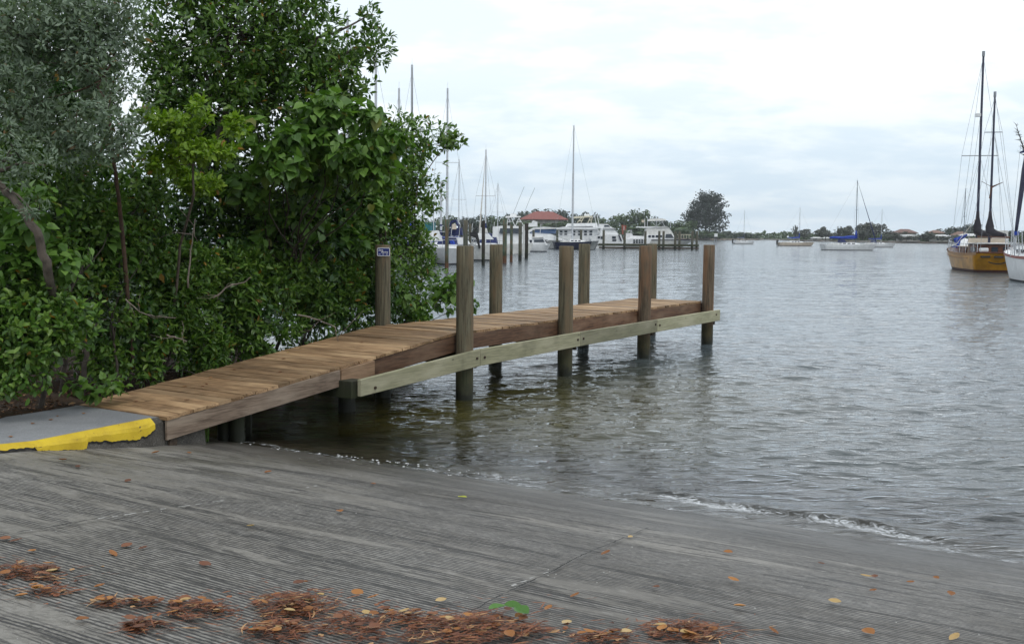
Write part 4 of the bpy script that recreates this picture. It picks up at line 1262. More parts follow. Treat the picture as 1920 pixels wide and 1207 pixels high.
bare('short pale dead stick jutting out low over the dock', [(312, 628, 12.9), (330, 632, 12.8), (350, 640, 12.7)], .012, 'twig', 3)
bare('pale dead twig tangle above the middle of the sloping dock', [(400, 560, 13.9), (430, 535, 14.0), (455, 530, 14.1), (470, 520, 14.1)], .012, 'twig', 4)
bare('dead branch reaching towards the deck edge below the sign pile', [(560, 590, 14.7), (600, 600, 14.9), (628, 612, 14.9), (634, 640, 14.9)], .012, 'twig', 5)
0 and bare('broken brown stub beside the yellow-green tree', [(250, 505, 12.9), (268, 520, 12.9), (276, 530, 12.9)], .035, 'bark_red', 6)
bare('long thin horizontal twig low in the thicket', [(235, 560, 12.6), (262, 585, 12.6), (290, 592, 12.7), (330, 596, 12.9)], .008, 'twig', 7)
0 and bare('drooping dead twig beside the deck near the seedling', [(400, 650, 13.1), (420, 672, 13.1), (440, 690, 13.1)], .010, 'twig', 8)
# ------------------------------------------------------------------ FAR LAND
def land_strip(name, front, depth, z, m, label):
    """front: list of (px, Y) along the shore, left to right"""
    F = [at(px, 450, Y) for px, Y in front]
    vs, fs = [], []
    for p in F:
        out = Vector((p.x, p.y, 0)).normalized()
        for k, (dd, zz) in enumerate(((0, -1.5), (.3, z), (depth * .3, z + .4), (depth, z + 1.0))):
            q = p + out * dd; vs.append((q.x, q.y, zz))
    for i in range(len(F) - 1):
        for k in range(3):
            a = i * 4 + k; fs.append((a, a + 4, a + 5, a + 1))
    o = pydata(name, vs, fs, None); o.data.materials.append(M['turf']); o.data.materials.append(M['stone_far'])
    o.data.polygons.foreach_set('material_index', [1 if k % 3 == 0 else 0 for k in range(len(fs))])
    fix_normals(o)
    tag(o, label, kind='structure')
land_strip('headland', [(-2500, 300), (-900, 380), (0, 430), (700, 450), (1000, 490), (1290, 560), (1395, 610), (1424, 640), (1432, 700)], 260, .9, M['turf'],
           'low wooded headland with a sea wall behind the marina')
land_strip('far_shore', [(1330, 1000), (1400, 840), (1440, 720), (1500, 575), (1600, 520), (1780, 460), (1930, 430), (2300, 380), (3200, 320), (5200, 240)], 220, .7, M['turf'],
           'low far shore with houses and trees across the bay')

def crown_mesh(seed, kind, m, n=420, q=.075):
    g = np.random.default_rng(seed)
    vs, fs = [], []
    P, Nn = [], []
    if kind == 'round':
        k = 9
        c = np.stack([g.normal(0, .20, k), g.normal(0, .20, k), g.uniform(.25, .80, k)], 1); r = g.uniform(.15, .27, k)
        i = g.integers(0, k, n); u = g.normal(size=(n, 3)); u /= np.linalg.norm(u, axis=1)[:, None]
        P = c[i] + u * r[i][:, None] * (g.random(n) ** .3)[:, None]; Nn = u
    elif kind == 'low':
        k = 12
        c = np.stack([g.uniform(-.42, .42, k), g.normal(0, .2, k), g.uniform(.12, .6, k)], 1); r = g.uniform(.16, .3, k)
        i = g.integers(0, k, n); u = g.normal(size=(n, 3)); u /= np.linalg.norm(u, axis=1)[:, None]
        P = c[i] + u * r[i][:, None] * (g.random(n) ** .3)[:, None]; Nn = u
    elif kind == 'cas':   # broad, dense, with upswept feathery ends
        nb = 60
        a = g.uniform(0, 6.28, nb); z0 = g.uniform(.03, .78, nb)
        reach = .50 * (1 - (z0 / .98) ** 2.2) * g.uniform(.75, 1.1, nb)
        i = g.integers(0, nb, n); f = g.random(n) ** .55
        P = np.stack([np.cos(a[i]) * reach[i] * f, np.sin(a[i]) * reach[i] * f, z0[i] + .20 * f ** 1.5], 1) + g.normal(size=(n, 3)) * np.array([.045, .045, .035])
        Nn = g.normal(size=(n, 3))
    else:   # feathery upswept
        a = g.uniform(0, 6.28, 26); el = g.uniform(.35, 1.45, 26); z0 = g.uniform(.02, .40, 26)
        ln = g.uniform(.35, .62, 26) * (1 - .25 * z0)
        i = g.integers(0, 26, n); f = g.random(n) ** .7
        d = np.stack([np.cos(a) * np.cos(el), np.sin(a) * np.cos(el), np.sin(el)], 1)
        P = np.stack([np.zeros(n), np.zeros(n), z0[i]], 1) + d[i] * (f * ln[i])[:, None] + g.normal(size=(n, 3)) * .028
        Nn = g.normal(size=(n, 3))
    P[:, 2] = np.clip(P[:, 2], .0, None)
    N_ = Nn + g.normal(size=Nn.shape) * .5 + np.array([0, 0, .3]); N_ /= np.linalg.norm(N_, axis=1)[:, None]
    t1 = np.cross(N_, g.normal(size=N_.shape)); t1 /= np.linalg.norm(t1, axis=1)[:, None]; t2 = np.cross(N_, t1)
    s = q * g.uniform(.5, 1.15, len(P)); asp = .45 if kind == 'feather' else .8
    a1 = t1 * s[:, None]; a2 = t2 * (s * asp)[:, None]
    V_ = np.stack([P - a1, P - a2 * .9 + a1 * .2, P + a1, P + a2 + a1 * .1], 1).reshape(-1, 3)
    Q_ = np.arange(len(P) * 4).reshape(-1, 4)
    o = np_mesh('crown', V_, Q_, m, attr={'tint': ('FACE', g.random(len(P)))})
    me = o.data; bpy.data.objects.remove(o); return me
def trunk_mesh(m):
    mb = MB(); mb.tube([(0, 0, -.05), (.01, 0, .3), (-.01, .01, .7)], [.022, .016, .006], 6)
    for k in range(5):
        a = k * 1.3; mb.tube([(0, 0, .2 + .07 * k), (.12 * math.cos(a), .12 * math.sin(a), .45 + .07 * k)], [.010, .003], 4)
    o = mb.build('trunk', m); me = o.data; bpy.data.objects.remove(o); return me
CR = {
    'green': [crown_mesh(200 + i, 'round', M['foliage_far'], 900, .055) for i in range(4)],
    'low': [crown_mesh(210 + i, 'low', M['foliage_far'], 900, .065) for i in range(3)],
    'dark': [crown_mesh(220 + i, 'round', M['foliage_fardark'], 900, .055) for i in range(3)],
    'grey': [crown_mesh(230 + i, 'round', M['foliage_grey'], 800, .060) for i in range(3)],
    'cas': [crown_mesh(240, 'cas', M['casuarina'], 7500, .024)],
    'cas2': [crown_mesh(241 + i, 'feather', M['foliage_grey'], 1200, .05) for i in range(2)],
}
TRK = trunk_mesh(M['bark_dark'])
ftc = [0]
def far_tree(px, Y, top, wpx, kind, label, group, base_z=.9):
    base = at(px, 440, Y); base.z = base_z
    h = at(px, top, Y).z - base_z; w = wpx * Y / FPX
    k = ftc[0]; ftc[0] += 1
    root = empty('tree' if kind not in ('cas', 'cas2') else 'casuarina_tree', base, k * 1.9, label, 'tree', group)
    wm = {'green': 1 / .78, 'low': 1.0, 'dark': 1 / .78, 'grey': 1 / .78, 'cas': 1.0, 'cas2': 1.0}[kind]
    root.scale = (w * wm, w * wm, h)
    c = bpy.data.objects.new('crown', CR[kind][k % len(CR[kind])]); link(c, root)
    t = bpy.data.objects.new('trunk', TRK); link(t, root)
    return root
GH = 'trees on the headland behind the marina'
for px, Y, top, w, kd, lab in [
    (835, 470, 401, 44, 'green', 'headland tree just right of the overhanging mangrove crown, behind the sailboats'),
    (868, 470, 396, 30, 'cas2', 'shaggy palm-like headland tree left of the tall grey mast'),
    (890, 480, 401, 34, 'dark', 'small dark headland tree directly behind the tall grey mast'),
    (926, 480, 400, 44, 'green', 'round headland tree between the tall grey mast and the fishing boat tower'),
    (955, 500, 400, 34, 'dark', 'dark headland tree behind the fishing boat tower'),
    (992, 600, 391, 50, 'dark', 'dark tree behind the left end of the red roof'),
    (1022, 600, 387, 64, 'dark', 'broad dark tree rising over the middle of the red roof'),
    (1055, 600, 392, 50, 'dark', 'dark tree behind the right end of the red roof'),
    (1094, 560, 396, 36, 'dark', 'dark headland tree right of the tall white mast'),
    (1112, 560, 394, 26, 'dark', 'small dark headland tree above the yacht hardtop'),
    (1132, 540, 402, 40, 'green', 'rounded green headland tree right of the yacht hardtop'),
    (1164, 530, 396, 34, 'green', 'pointed green headland tree left of the twin-crowned tree'),
    (1192, 530, 391, 34, 'green', 'left half of the tall twin-crowned green headland pair'),
    (1213, 535, 391, 32, 'green', 'right half of the tall twin-crowned green headland pair'),
    (1238, 560, 405, 30, 'dark', 'dark flat-topped headland tree behind the canopy of the white cruiser'),
    (1268, 570, 409, 44, 'green', 'green headland tree right of the white cruiser canopy'),
    (1292, 575, 412, 34, 'green', 'green headland tree at the foot of the big casuarina, on its left'),
    (1120, 500, 420, 80, 'low', 'low green thicket on the headland behind the white trawler'),
    (1190, 500, 416, 90, 'low', 'low green thicket on the headland under the twin-crowned trees'),
    (1262, 520, 422, 70, 'low', 'low green thicket on the headland behind the white cruiser bow'),
    (1330, 570, 425, 50, 'low', 'low green bush at the foot of the big casuarina, on its right'),
    (1392, 640, 432, 60, 'low', 'low bushes at the very tip of the headland'),
    (1060, 470, 410, 26, 'cas2', 'small palm-like tree in front of the right end of the red roof'),
    (1038, 470, 413, 24, 'cas2', 'small palm-like tree in front of the middle of the red roof'),
    (985, 478, 412, 40, 'green', 'green bush in front of the left end of the red-roofed house'),
    (1012, 478, 414, 44, 'green', 'green bush in front of the middle of the red-roofed house'),
    (1046, 478, 413, 48, 'green', 'green bush in front of the right half of the red-roofed house'),
    (905, 485, 404, 60, 'low', 'low green thicket behind the black mooring pile'),
    (790, 460, 404, 60, 'low', 'low trees seen through the overhanging mangrove'),
    (640, 455, 400, 120, 'low', 'low headland trees behind the thicket')]:
    far_tree(px, Y, top, w, kd, lab, GH)
far_tree(1322, 590, 358, 92, 'cas', 'big feathery dark casuarina tree standing at the end of the headland', None)
GF = 'trees on the far shore'
for px, Y, top, w, kd, lab in [
    (1492, 575, 415, 20, 'cas2', 'slim grey casuarina behind the mast of the tan sailboat'),
    (1508, 575, 427, 34, 'grey', 'low rounded tree right of the slim grey casuarina'),
    (1548, 545, 422, 28, 'grey', 'small round grey-green tree left of the big blue sail cover'),
    (1572, 540, 417, 30, 'cas2', 'shaggy grey tree above the left end of the big blue sail cover'),
    (1590, 540, 420, 24, 'grey', 'grey-green tree just left of the dark sailboat mast'),
    (1618, 530, 414, 40, 'grey', 'tall round grey tree just right of the dark sailboat mast'),
    (1643, 528, 414, 38, 'grey', 'tall round grey tree left of the thin pale mast'),
    (1664, 520, 424, 30, 'cas2', 'thin spindly tree right of the thin pale mast'),
    (1738, 480, 428, 40, 'cas2', 'shaggy green tree between the two groups of far houses'),
    (1700, 466, 441, 26, 'grey', 'small shore tree in front of the left pale-roofed house'),
    (1741, 464, 436, 40, 'grey', 'shore tree filling the gap between the two pale-roofed houses'),
    (1676, 480, 432, 30, 'grey', 'shore tree at the left end of the far houses'),
    (1778, 460, 441, 28, 'grey', 'small shore tree in front of the right pale-roofed house'),
    (1780, 500, 426, 26, 'dark', 'dark round tree left of the dark wooded rise'),
    (1802, 520, 419, 40, 'dark', 'dark crown at the left of the wooded rise behind the ochre ketch'),
    (1826, 520, 419, 44, 'dark', 'dark crown at the right of the wooded rise behind the ochre ketch'),
    (1872, 500, 430, 60, 'dark', 'dark tree seen between the ketch masts and the white boat'),
    (1920, 480, 428, 60, 'dark', 'dark tree behind the blue furled sail at the right edge')]:
    far_tree(px, Y, top, w, kd, lab, GF)
# continuous low mangrove fringe on the far shore: one mass
def fringe(name, label, pts, hpx, m, seed, dens=9, q=.9):
    g = np.random.default_rng(seed); P = []
    for (a, b) in zip(pts[:-1], pts[1:]):
        n = int((b[0] - a[0]) * dens)
        for _ in range(n):
            f = g.random(); px = a[0] + (b[0] - a[0]) * f; Y = a[1] + (b[1] - a[1]) * f + g.uniform(2, 14)
            hz = 437.5 + (px - 960) * .0096
            hh = a[2] + (b[2] - a[2]) * f
            prof = hh * (.75 + .25 * vnoise(np.array([px * .12]), np.array([.5]), seed)[0] + .2 * vnoise(np.array([px * .4]), np.array([.5]), seed + 1)[0])
            p = at(px, 440, Y); p.z = g.random() ** .8 * prof + .5
            P.append(p)
    P = np.array([tuple(p) for p in P]); n = len(P)
    t1 = g.normal(size=(n, 3)); t1 /= np.linalg.norm(t1, axis=1)[:, None]; t2 = np.cross(t1, g.normal(size=(n, 3))); t2 /= np.linalg.norm(t2, axis=1)[:, None]
    s = q * g.uniform(.5, 1.2, n)[:, None]
    V_ = np.stack([P - t1 * s, P - t2 * s * .7, P + t1 * s, P + t2 * s * .7], 1).reshape(-1, 3)
    o = np_mesh(name, V_, np.arange(n * 4).reshape(-1, 4), m, attr={'tint': ('FACE', g.random(n))})
    return tag(o, label, kind='stuff')
fringe('shore_woods', 'continuous low green mangrove fringe along the far shore', [(1330, 1010, 6.5), (1400, 850, 6), (1440, 730, 5.5), (1500, 590, 5), (1600, 535, 4.0), (1700, 495, 3.4), (1780, 475, 3.6), (1930, 445, 3.5), (2100, 420, 4)], 10, M['foliage_far'], 5)
fringe('headland_scrub', 'dark scrub along the headland shore behind the moored yachts', [(640, 455, 5), (860, 470, 4), (1000, 500, 4), (1290, 570, 5.5), (1400, 620, 4.0), (1424, 650, 2.5)], 10, M['foliage_fardark'], 6, dens=7)

# houses ------------------------------------------------------------
def house(label, pxl, pxr, Y, base_py, eave_py, ridge_py, roof, wall, n_win=4, hip=.3, over=.6, dep=9, columns=False, name='house'):
    a = at(pxl, eave_py, Y); b = at(pxr, eave_py, Y); ez = (a.z + b.z) / 2; rz_ = at((pxl + pxr) / 2, ridge_py, Y).z
    c = (a + b) / 2; w = (b.x - a.x); bz = .6
    t = empty(name, (c.x, c.y + dep / 2, bz), 0, label, 'house')
    mb = MB(); mb.box(-w / 2 + over, w / 2 - over, -dep / 2 + over, dep / 2 - over, 0, ez - bz); mb.build('wall', wall, t)
    hw = w / 2; hd = dep / 2; e = ez - bz; r_ = rz_ - bz; rx = hw * (1 - hip * 2)
    vs = [(-hw, -hd, e), (hw, -hd, e), (hw, hd, e), (-hw, hd, e), (-rx, 0, r_), (rx, 0, r_), (-hw, -hd, e - .25), (hw, -hd, e - .25), (hw, hd, e - .25), (-hw, hd, e - .25)]
    fs = [(0, 1, 5, 4), (1, 2, 5), (2, 3, 4, 5), (3, 0, 4), (6, 7, 1, 0), (7, 8, 2, 1), (8, 9, 3, 2), (9, 6, 0, 3), (9, 8, 7, 6)]
    pydata('roof', vs, fs, roof, t)
    for i in range(n_win):
        x = -w / 2 + w * (i + .5) / n_win
        mb = MB(); mb.box(x - .5, x + .5, -dep / 2 + over - .06, -dep / 2 + over + .02, e * .35, e * .78); mb.build('window', M['glass'], t)
    if columns:
        for i in range(5):
            x = -w / 2 + .5 + (w - 1) * i / 4
            mb = MB(); mb.box(x - .2, x + .2, -dep / 2 + .1, -dep / 2 + .5, 0, e - .26); mb.build('column', M['stucco'], t)
    return t
house('wide house with a big red tiled hip roof on the headland behind the marina', 974, 1066, 520, 440, 411, 396, M['roof_red'], M['stucco'], 5, .32, 1.6, 16, True)
house('far house with a dark red pitched roof above the mangroves on the far shore', 1683, 1722, 505, 450, 436, 429.5, M['roof_faded'], M['stucco'], 3, .3)
house('long low far house with a pale roof close to the shore, left of the two', 1690, 1729, 478, 452, 443.5, 440, M['roof_white'], M['stucco'], 4, .2)
house('far house with an orange roof behind the pale-roofed one', 1750, 1772, 490, 450, 436.5, 431.5, M['roof_terra'], M['stucco'], 2, .3)
house('low far house with a pale roof close to the shore, right of the two', 1754, 1787, 468, 452, 445, 440, M['roof_white'], M['stucco'], 3, .2)
house('far house with an orange roof directly left of the ketch masts', 1795, 1822, 480, 450, 441, 434, M['roof_terra'], M['stucco'], 3, .3)
house('far house with a pale roof seen behind the ketch main mast', 1808, 1850, 470, 452, 442, 438, M['roof_white'], M['stucco'], 4, .2)
house('long white boat shed on the waterline left of the big sailboat', 1524, 1562, 556, 450, 446.5, 444.5, M['roof_white'], M['stucco'], 3, .1, .3, 6, name='boat_shed')

# ------------------------------------------------------------------ MARINA PILES
def mpile(px, bot, top, wpx, m, label, lean=0.0):
    p = atz(px, bot, 0); Y = p.y; h = at(px, top, Y).z; r = wpx * Y / FPX / 2
    me = pile_mesh(r, -1.5, h, int(px), M[m]); o = mesh_obj('mooring_pile', me, None, (p.x, p.y, 0), (0, R(lean), px))
    return tag(o, label, 'pile', 'mooring piles standing in the marina water')
mpile(837.5, 509, 411.7, 7, 'pile_green', 'leftmost mooring pile, green-grey, against the mangrove leaves')
mpile(872.5, 506, 412.5, 9, 'pile_far', 'thick grey mooring pile rising behind the second dock pile')
mpile(881, 488, 420, 5, 'pile_far', 'thin dark mooring pile just right of the thick grey one')
mpile(906, 497.5, 414, 6.5, 'pile_black', 'black mooring pile in front of the grey sailboat bow')
mpile(946, 493.5, 413, 8, 'pile_green', 'thick green mooring pile with a rusty foot')
mpile(958.5, 491, 416, 5.5, 'pile_green', 'slim green mooring pile right of the thick green one')
mpile(975, 489, 417.5, 6.5, 'pile_far', 'dark mooring pile left of the white pole')
mpile(987, 485, 419, 6.5, 'pile_black', 'dark mooring pile with reddish foot right of the white pole')
mb = MB(); p_ = atz(981.5, 482, 0); mb.tube([(0, 0, -1), (0, 0, at(981, 421, p_.y).z)], .10, 8)
tag(mb.build('mooring_pole', M['offwhite'], loc=(p_.x, p_.y, 0)), 'thin white pole between two dark mooring piles', 'pole')

# far marina dock with its piles
MY = 186.0
md = empty('marina_dock', at(1215, 459, MY) * Vector((1, 1, 0)) if False else Vector((at(1215, 459, MY).x, MY, 0)), 0, 'long low marina dock on many short piles in front of the white yachts', 'dock')
xa, xb = at(1122, 459, MY).x - md.location.x, at(1309, 459, MY).x - md.location.x
mb = MB(); mb.box(xa, xb, -.9, .9, .55, .82); mb.build('walk_deck', M['pile_far'], md)
mb = MB(); mb.box(xa, xb, -1.0, -.9, .10, .40); mb.build('lower_beam', M['joist'], md)
mb = MB(); mb.box(xa, xb, -1.0, -.9, .62, .95); mb.build('edge_beam', M['pile_far'], md)
for px, top, dy in [(1131.7, 431.6, -1.1), (1171, 431.5, -1.1), (1210, 433, -1.1), (1236, 433, 1.1), (1244, 433, -1.1), (1266, 434, -1.1), (1274, 434, 1.1), (1298, 433.5, -1.1), (1306.5, 433, 1.1)]:
    p = at(px, 450, MY + dy); h = at(px, top, MY + dy).z
    mesh_obj('pile', pile_mesh(.21, -1.5, h, int(px), M['pile_far']), md, (p.x - md.location.x, dy, 0))
for px, top, lab in ((1000, 431, 'short mooring pile in front of the navy cruiser windscreen'), (1044.5, 431, 'short mooring pile at the bow of the first navy cruiser'), (1089, 431, 'short mooring pile in front of the second navy hull')):
    mpile(px, 466.5, top, 4.6, 'pile_far', lab)

# ------------------------------------------------------------------ BOATS
def hull_parts(root, L, B, fb, fm, fs_, m_hull, m_bot, transom=.75, rake=.9, stern_rake=-.2, draft=.5, m_deck=None, stripe=None, full=.45, wl=.10):
    n = 16; rows = []
    for i in range(n + 1):
        f = i / n
        hb = B / 2 * (transom + (1 - transom) * math.sin(min(f / full, 1) * math.pi / 2) if f < full else math.cos(((f - full) / (1 - full)) ** 1.7 * math.pi / 2) ** .8)
        hb = max(hb, .02)
        sh = fs_ * (1 - f) ** 2 + fb * f ** 2 + fm * 2 * f * (1 - f)
        row = []
        for (ky, z) in ((0, -draft * (1 - .5 * f)), (.62, -draft * .55 * (1 - .6 * f)), (.86, -.02), (.90, wl), (.975, sh * .62), (1.0, sh)):
            kk = ky if z <= wl + .01 else ky
            tap = 1 - .35 * (f ** 4) * (1 - max(z, 0) / sh)
            y = hb * kk * tap
            x = f * L - L / 2 + rake * f ** 4 * (z / sh) + stern_rake * (1 - f) ** 6 * (z / sh)
            row.append((x, y, z))
        rows.append(row)
    vs = []; k = 6
    for row in rows:
        for (x, y, z) in row: vs.append((x, y, z))
        for (x, y, z) in row: vs.append((x, -y, z))
    fs, mi = [], []
    for i in range(n):
        for s in (0, 1):
            for j in range(k - 1):
                a = i * 2 * k + s * k + j; b = a + 2 * k
                fs.append((a, b, b + 1, a + 1)); mi.append(1 if j < 3 else 0)
    for j in range(k - 1):
        fs.append((j, j + 1, k + j + 1, k + j)); mi.append(1 if j < 3 else 0)
    o = pydata('hull', vs, fs, None, root); o.data.materials.append(m_hull); o.data.materials.append(m_bot)
    o.data.polygons.foreach_set('material_index', mi); o.data.polygons.foreach_set('use_smooth', [True] * (len(fs) - 5) + [False] * 5); fix_normals(o)
    dv, df = [], []
    for i, row in enumerate(rows):
        x, y, z = row[-1]; dv += [(x, y * .985, z - .03), (x, -y * .985, z - .03)]
    for i in range(n): df.append((2 * i, 2 * i + 1, 2 * i + 3, 2 * i + 2))
    pydata('deck', dv, df, m_deck or M['white'], root)
    if stripe:
        sv, sf = [], []
        for i, row in enumerate(rows):
            x, y, z = row[-1]
            for s in (1, -1): sv += [(x, s * (y + .02), z - .14), (x, s * (y + .03), z + .02)]
        for i in range(n):
            a = 4 * i
            sf += [(a, a + 4, a + 5, a + 1), (a + 2, a + 6, a + 7, a + 3)]
        pydata('rub_rail', sv, sf, stripe, root)
    return rows
def stays(root, pts_pairs, r=.006, name='stay', m=None):
    for a, b in pts_pairs:
        mb = MB(); mb.tube([a, b], r, 4, cap=False); mb.build(name, m or M['wire'], root)
def sailboat(name, label, px, Y, rz, L, B, mast_h, group=None, m_hull='white', mast='alu', cover='bluecanvas', mast_f=.58, mast_r=.075, boom=.36, cov_r=.22, jib=None,
             outboard=False, dodger=None, wire_r=.010, rake=.0, stripe=None, m_bot='antifoul', cabin=True, fb=1.15, cov_up=.9):
    p = at(px, 450, Y); root = empty(name, (p.x, p.y, 0), rz, label, 'sailboat', group)
    hull_parts(root, L, B, fb, fb * .78, fb * .85, M[m_hull], M[m_bot], stripe=M[stripe] if stripe else None, rake=L * .09, stern_rake=-.35)
    if cabin:
        zc = fb * .80
        mb = MB(); mb.prof([(-L * .17, zc), (L * .24, zc + .05), (L * .19, zc + .30), (L * .10, zc + .42), (-L * .15, zc + .50)], -B * .30, B * .30, .85, zc + .2); mb.build('cabin', M['white'], root)
        for i, x in enumerate((-L * .10, -L * .01, L * .08)):
            for s in (-1, 1):
                mb = MB(); mb.box(x - L * .03, x + L * .03, s * B * .285 - .02, s * B * .285 + .02, zc + .16, zc + .34); mb.build('window', M['glass'], root)
        mb = MB(); mb.prof([(-L * .36, zc - .05), (-L * .19, zc), (-L * .19, zc + .28), (-L * .36, zc + .22)], -B * .34, B * .34); mb.build('cockpit_coaming', M['offwhite'], root)
    mx = -L / 2 + L * mast_f; z0 = fb * .8 + .35
    tx = mx - rake * mast_h
    mb = MB(); mb.tube([(mx, 0, fb * .6), (tx, 0, mast_h)], [mast_r, mast_r * .75], 8); mb.build('mast', M[mast], root)
    mb = MB(); mb.tube([(tx - .25, 0, mast_h + .04), (tx + .12, 0, mast_h + .04)], .02, 4); mb.tube([(tx, 0, mast_h), (tx, 0, mast_h + .5)], .012, 4); mb.build('masthead_gear', M[mast], root)
    zs = mast_h * .58
    xs = mx - rake * zs
    mb = MB(); mb.tube([(xs, -B * .30, zs), (xs, B * .30, zs)], .03, 4); mb.build('spreader', M[mast], root)
    bz = z0 + .75; be = mx - L * boom
    mb = MB(); mb.tube([(mx, 0, bz), (be, 0, bz + .05)], .06, 6); mb.build('boom', M[mast], root)
    if cover:
        mb = MB(); n = 10; pts, rad = [], []
        for i in range(n + 1):
            f = i / n; pts.append((mx - .05 - (mx - be) * f, 0, bz + .10 + cov_r * (.6 - .3 * f) + .05 * math.sin(f * 9))); rad.append(cov_r * (1.0 - .45 * f) * (.6 if i in (0, n) else 1))
        mb.tube(pts, rad, 8)
        mb.tube([(mx, 0, bz + .1), (mx - .02, 0, bz + cov_up), (mx, 0, bz + cov_up + .4)], [cov_r * .9, cov_r * .55, mast_r * 1.1], 8)
        mb.build('sail_cover', M[cover], root, smooth=True)
    bow = (L / 2 + L * .085, 0, fb + .02); st = (-L / 2 - .3, 0, fb * .85)
    stays(root, [((tx, 0, mast_h), st), ((mx, B * .46, fb * .85), (xs, B * .30, zs)), ((mx, -B * .46, fb * .85), (xs, -B * .30, zs)), ((xs, B * .3, zs), (tx, 0, mast_h * .97)), ((xs, -B * .3, zs), (tx, 0, mast_h * .97))], wire_r)
    if jib:
        mb = MB(); mb.tube([(tx, 0, mast_h), tuple(Vector((tx, 0, mast_h)).lerp(Vector(bow), .5)), tuple(Vector((tx, 0, mast_h)).lerp(Vector(bow), .93)), bow], [wire_r, wire_r * 5, wire_r * 8, wire_r * 3], 6); mb.build('furled_jib', M[jib], root)
    else: stays(root, [((tx, 0, mast_h), bow)], wire_r)
    # rails
    for nm, xs_ in (('pulpit', (L / 2 - .9, L / 2 + .3)), ('pushpit', (-L / 2 + .9, -L / 2 - .15))):
        mb = MB(); hb = B * (.12 if nm == 'pulpit' else .33); hb2 = B * .28 if nm == 'pulpit' else B * .36
        zz = fb + .6 if nm == 'pulpit' else fb * .85 + .6
        mb.tube([(xs_[0], hb2, zz), (xs_[1], hb * .6, zz), (xs_[1], -hb * .6, zz), (xs_[0], -hb2, zz)], .022, 4)
        for (x, y) in ((xs_[0], hb2), (xs_[0], -hb2), (xs_[1], hb * .6), (xs_[1], -hb * .6)): mb.tube([(x, y, zz - .6), (x, y, zz)], .018, 4)
        mb.build(nm, M['steel'], root)
    for i in range(5):
        x = -L * .36 + L * .17 * i
        for s in (-1, 1):
            mb = MB(); mb.tube([(x, s * B * .45, fb * .8), (x, s * B * .45, fb * .8 + .6)], .016, 4); mb.build('stanchion', M['steel'], root)
    if outboard:
        mb = MB(); mb.prof([(-L / 2 - .55, .1), (-L / 2 - .35, .1), (-L / 2 - .3, 1.0), (-L / 2 - .12, 1.05), (-L / 2 - .15, 1.45), (-L / 2 - .6, 1.5), (-L / 2 - .65, 1.0)], -.16, .16); mb.build('outboard_motor', M['black'], root)
    if dodger:
        zc = fb * .8 + .45
        mb = MB(); mb.prof([(-L * .18, zc), (-L * .05, zc), (-L * .10, zc + .55), (-L * .18, zc + .6)], -B * .28, B * .28, .8, zc + .3); mb.build('dodger', M[dodger], root)
    return root
# moored out in the bay
sailboat('sailboat', 'small white sailboat moored farthest off, just right of the big casuarina', 1394, 322, R(4), 5.8, 2.1, 10.0, m_hull='white', cover='navycanvas', outboard=True, mast_f=.52, cov_r=.16, fb=.85, wire_r=.012, mast_r=.06)
sailboat('sailboat', 'tan-hulled sailboat with a blue sail cover and outboard, moored in open water', 1491, 278, R(2), 8.6, 2.6, 9.8, m_hull='cream', cover='bluecanvas', outboard=True, mast_f=.62, cov_r=.20, wire_r=.011, fb=1.05, mast_r=.07)
sailboat('sailboat', 'large white sailboat with a tall dark mast and thick bright blue sail cover', 1590, 200, R(3), 9.4, 2.9, 12.9, m_hull='white', mast='mastgrey', cover='bluecanvas', mast_f=.66, cov_r=.34, boom=.53, jib='navycanvas', rake=.008, wire_r=.011, fb=1.25, mast_r=.085, cov_up=1.2, dodger='navycanvas')
sailboat('sailboat', 'white sailboat with thin pale mast, half hidden behind the large one', 1645, 262, R(3), 7.8, 2.5, 9.2, m_hull='white', cover='bluecanvas', mast_f=.62, cov_r=.16, boom=.40, wire_r=.010, fb=1.0, dodger='navycanvas', mast_r=.06)
sailboat('sailboat', 'sailboat with a slim grey mast, its hull hidden behind the ochre ketch', 1832, 165, R(175), 7.8, 2.6, 10.0, m_hull='white', mast='mastgrey', cover=None, mast_f=.76, wire_r=.009, fb=.7, mast_r=.06)
# marina sailboats behind the mangrove: mast pixel, Y, top
for i, (px, Y, top, rz, lab, cv, hullm, jb) in enumerate([
    (653, 62, 32, -78, 'sailboat whose tall mast top shows between the tree crowns, farthest left', 'navycanvas', 'white', None),
    (705, 66, 98, -80, 'sailboat whose thick mast rises right behind the tree edge', 'navycanvas', 'white', None),
    (748, 82, 166, -82, 'sailboat with the short thick mast left of the tallest free-standing pair', 'navycanvas', 'offwhite', None),
    (772, 74, 122, -84, 'sailboat with the clear grey mast and dark furled forestay above the leaning mangrove', 'bluecanvas', 'white', 'blackcanvas'),
    (838, 88, 166, -88, 'sailboat with a thin mast right above the mangrove tip', 'navycanvas', 'white', None),
    (910, 104, 281, -96, 'grey-hulled sailboat lying bow-on behind the black mooring pile', 'navycanvas', 'offwhite', 'rope')]):
    mh = at(px, top, Y).z
    r = R(rz); off = 1.2
    p = at(px, 450, Y)
    cxp = p.x - math.cos(r) * off; cyp = p.y - math.sin(r) * off
    b = sailboat('marina_sailboat', lab, px, Y, r, 10.5, 3.2, mh, 'sailboats in the marina', m_hull=hullm, cover=cv, mast_f=.614, mast_r=.10 if i < 5 else .085, jib=jb, wire_r=.010, dodger='navycanvas', fb=1.35, stripe='navy' if i % 2 else None)
    b.location = (cxp, cyp, 0)
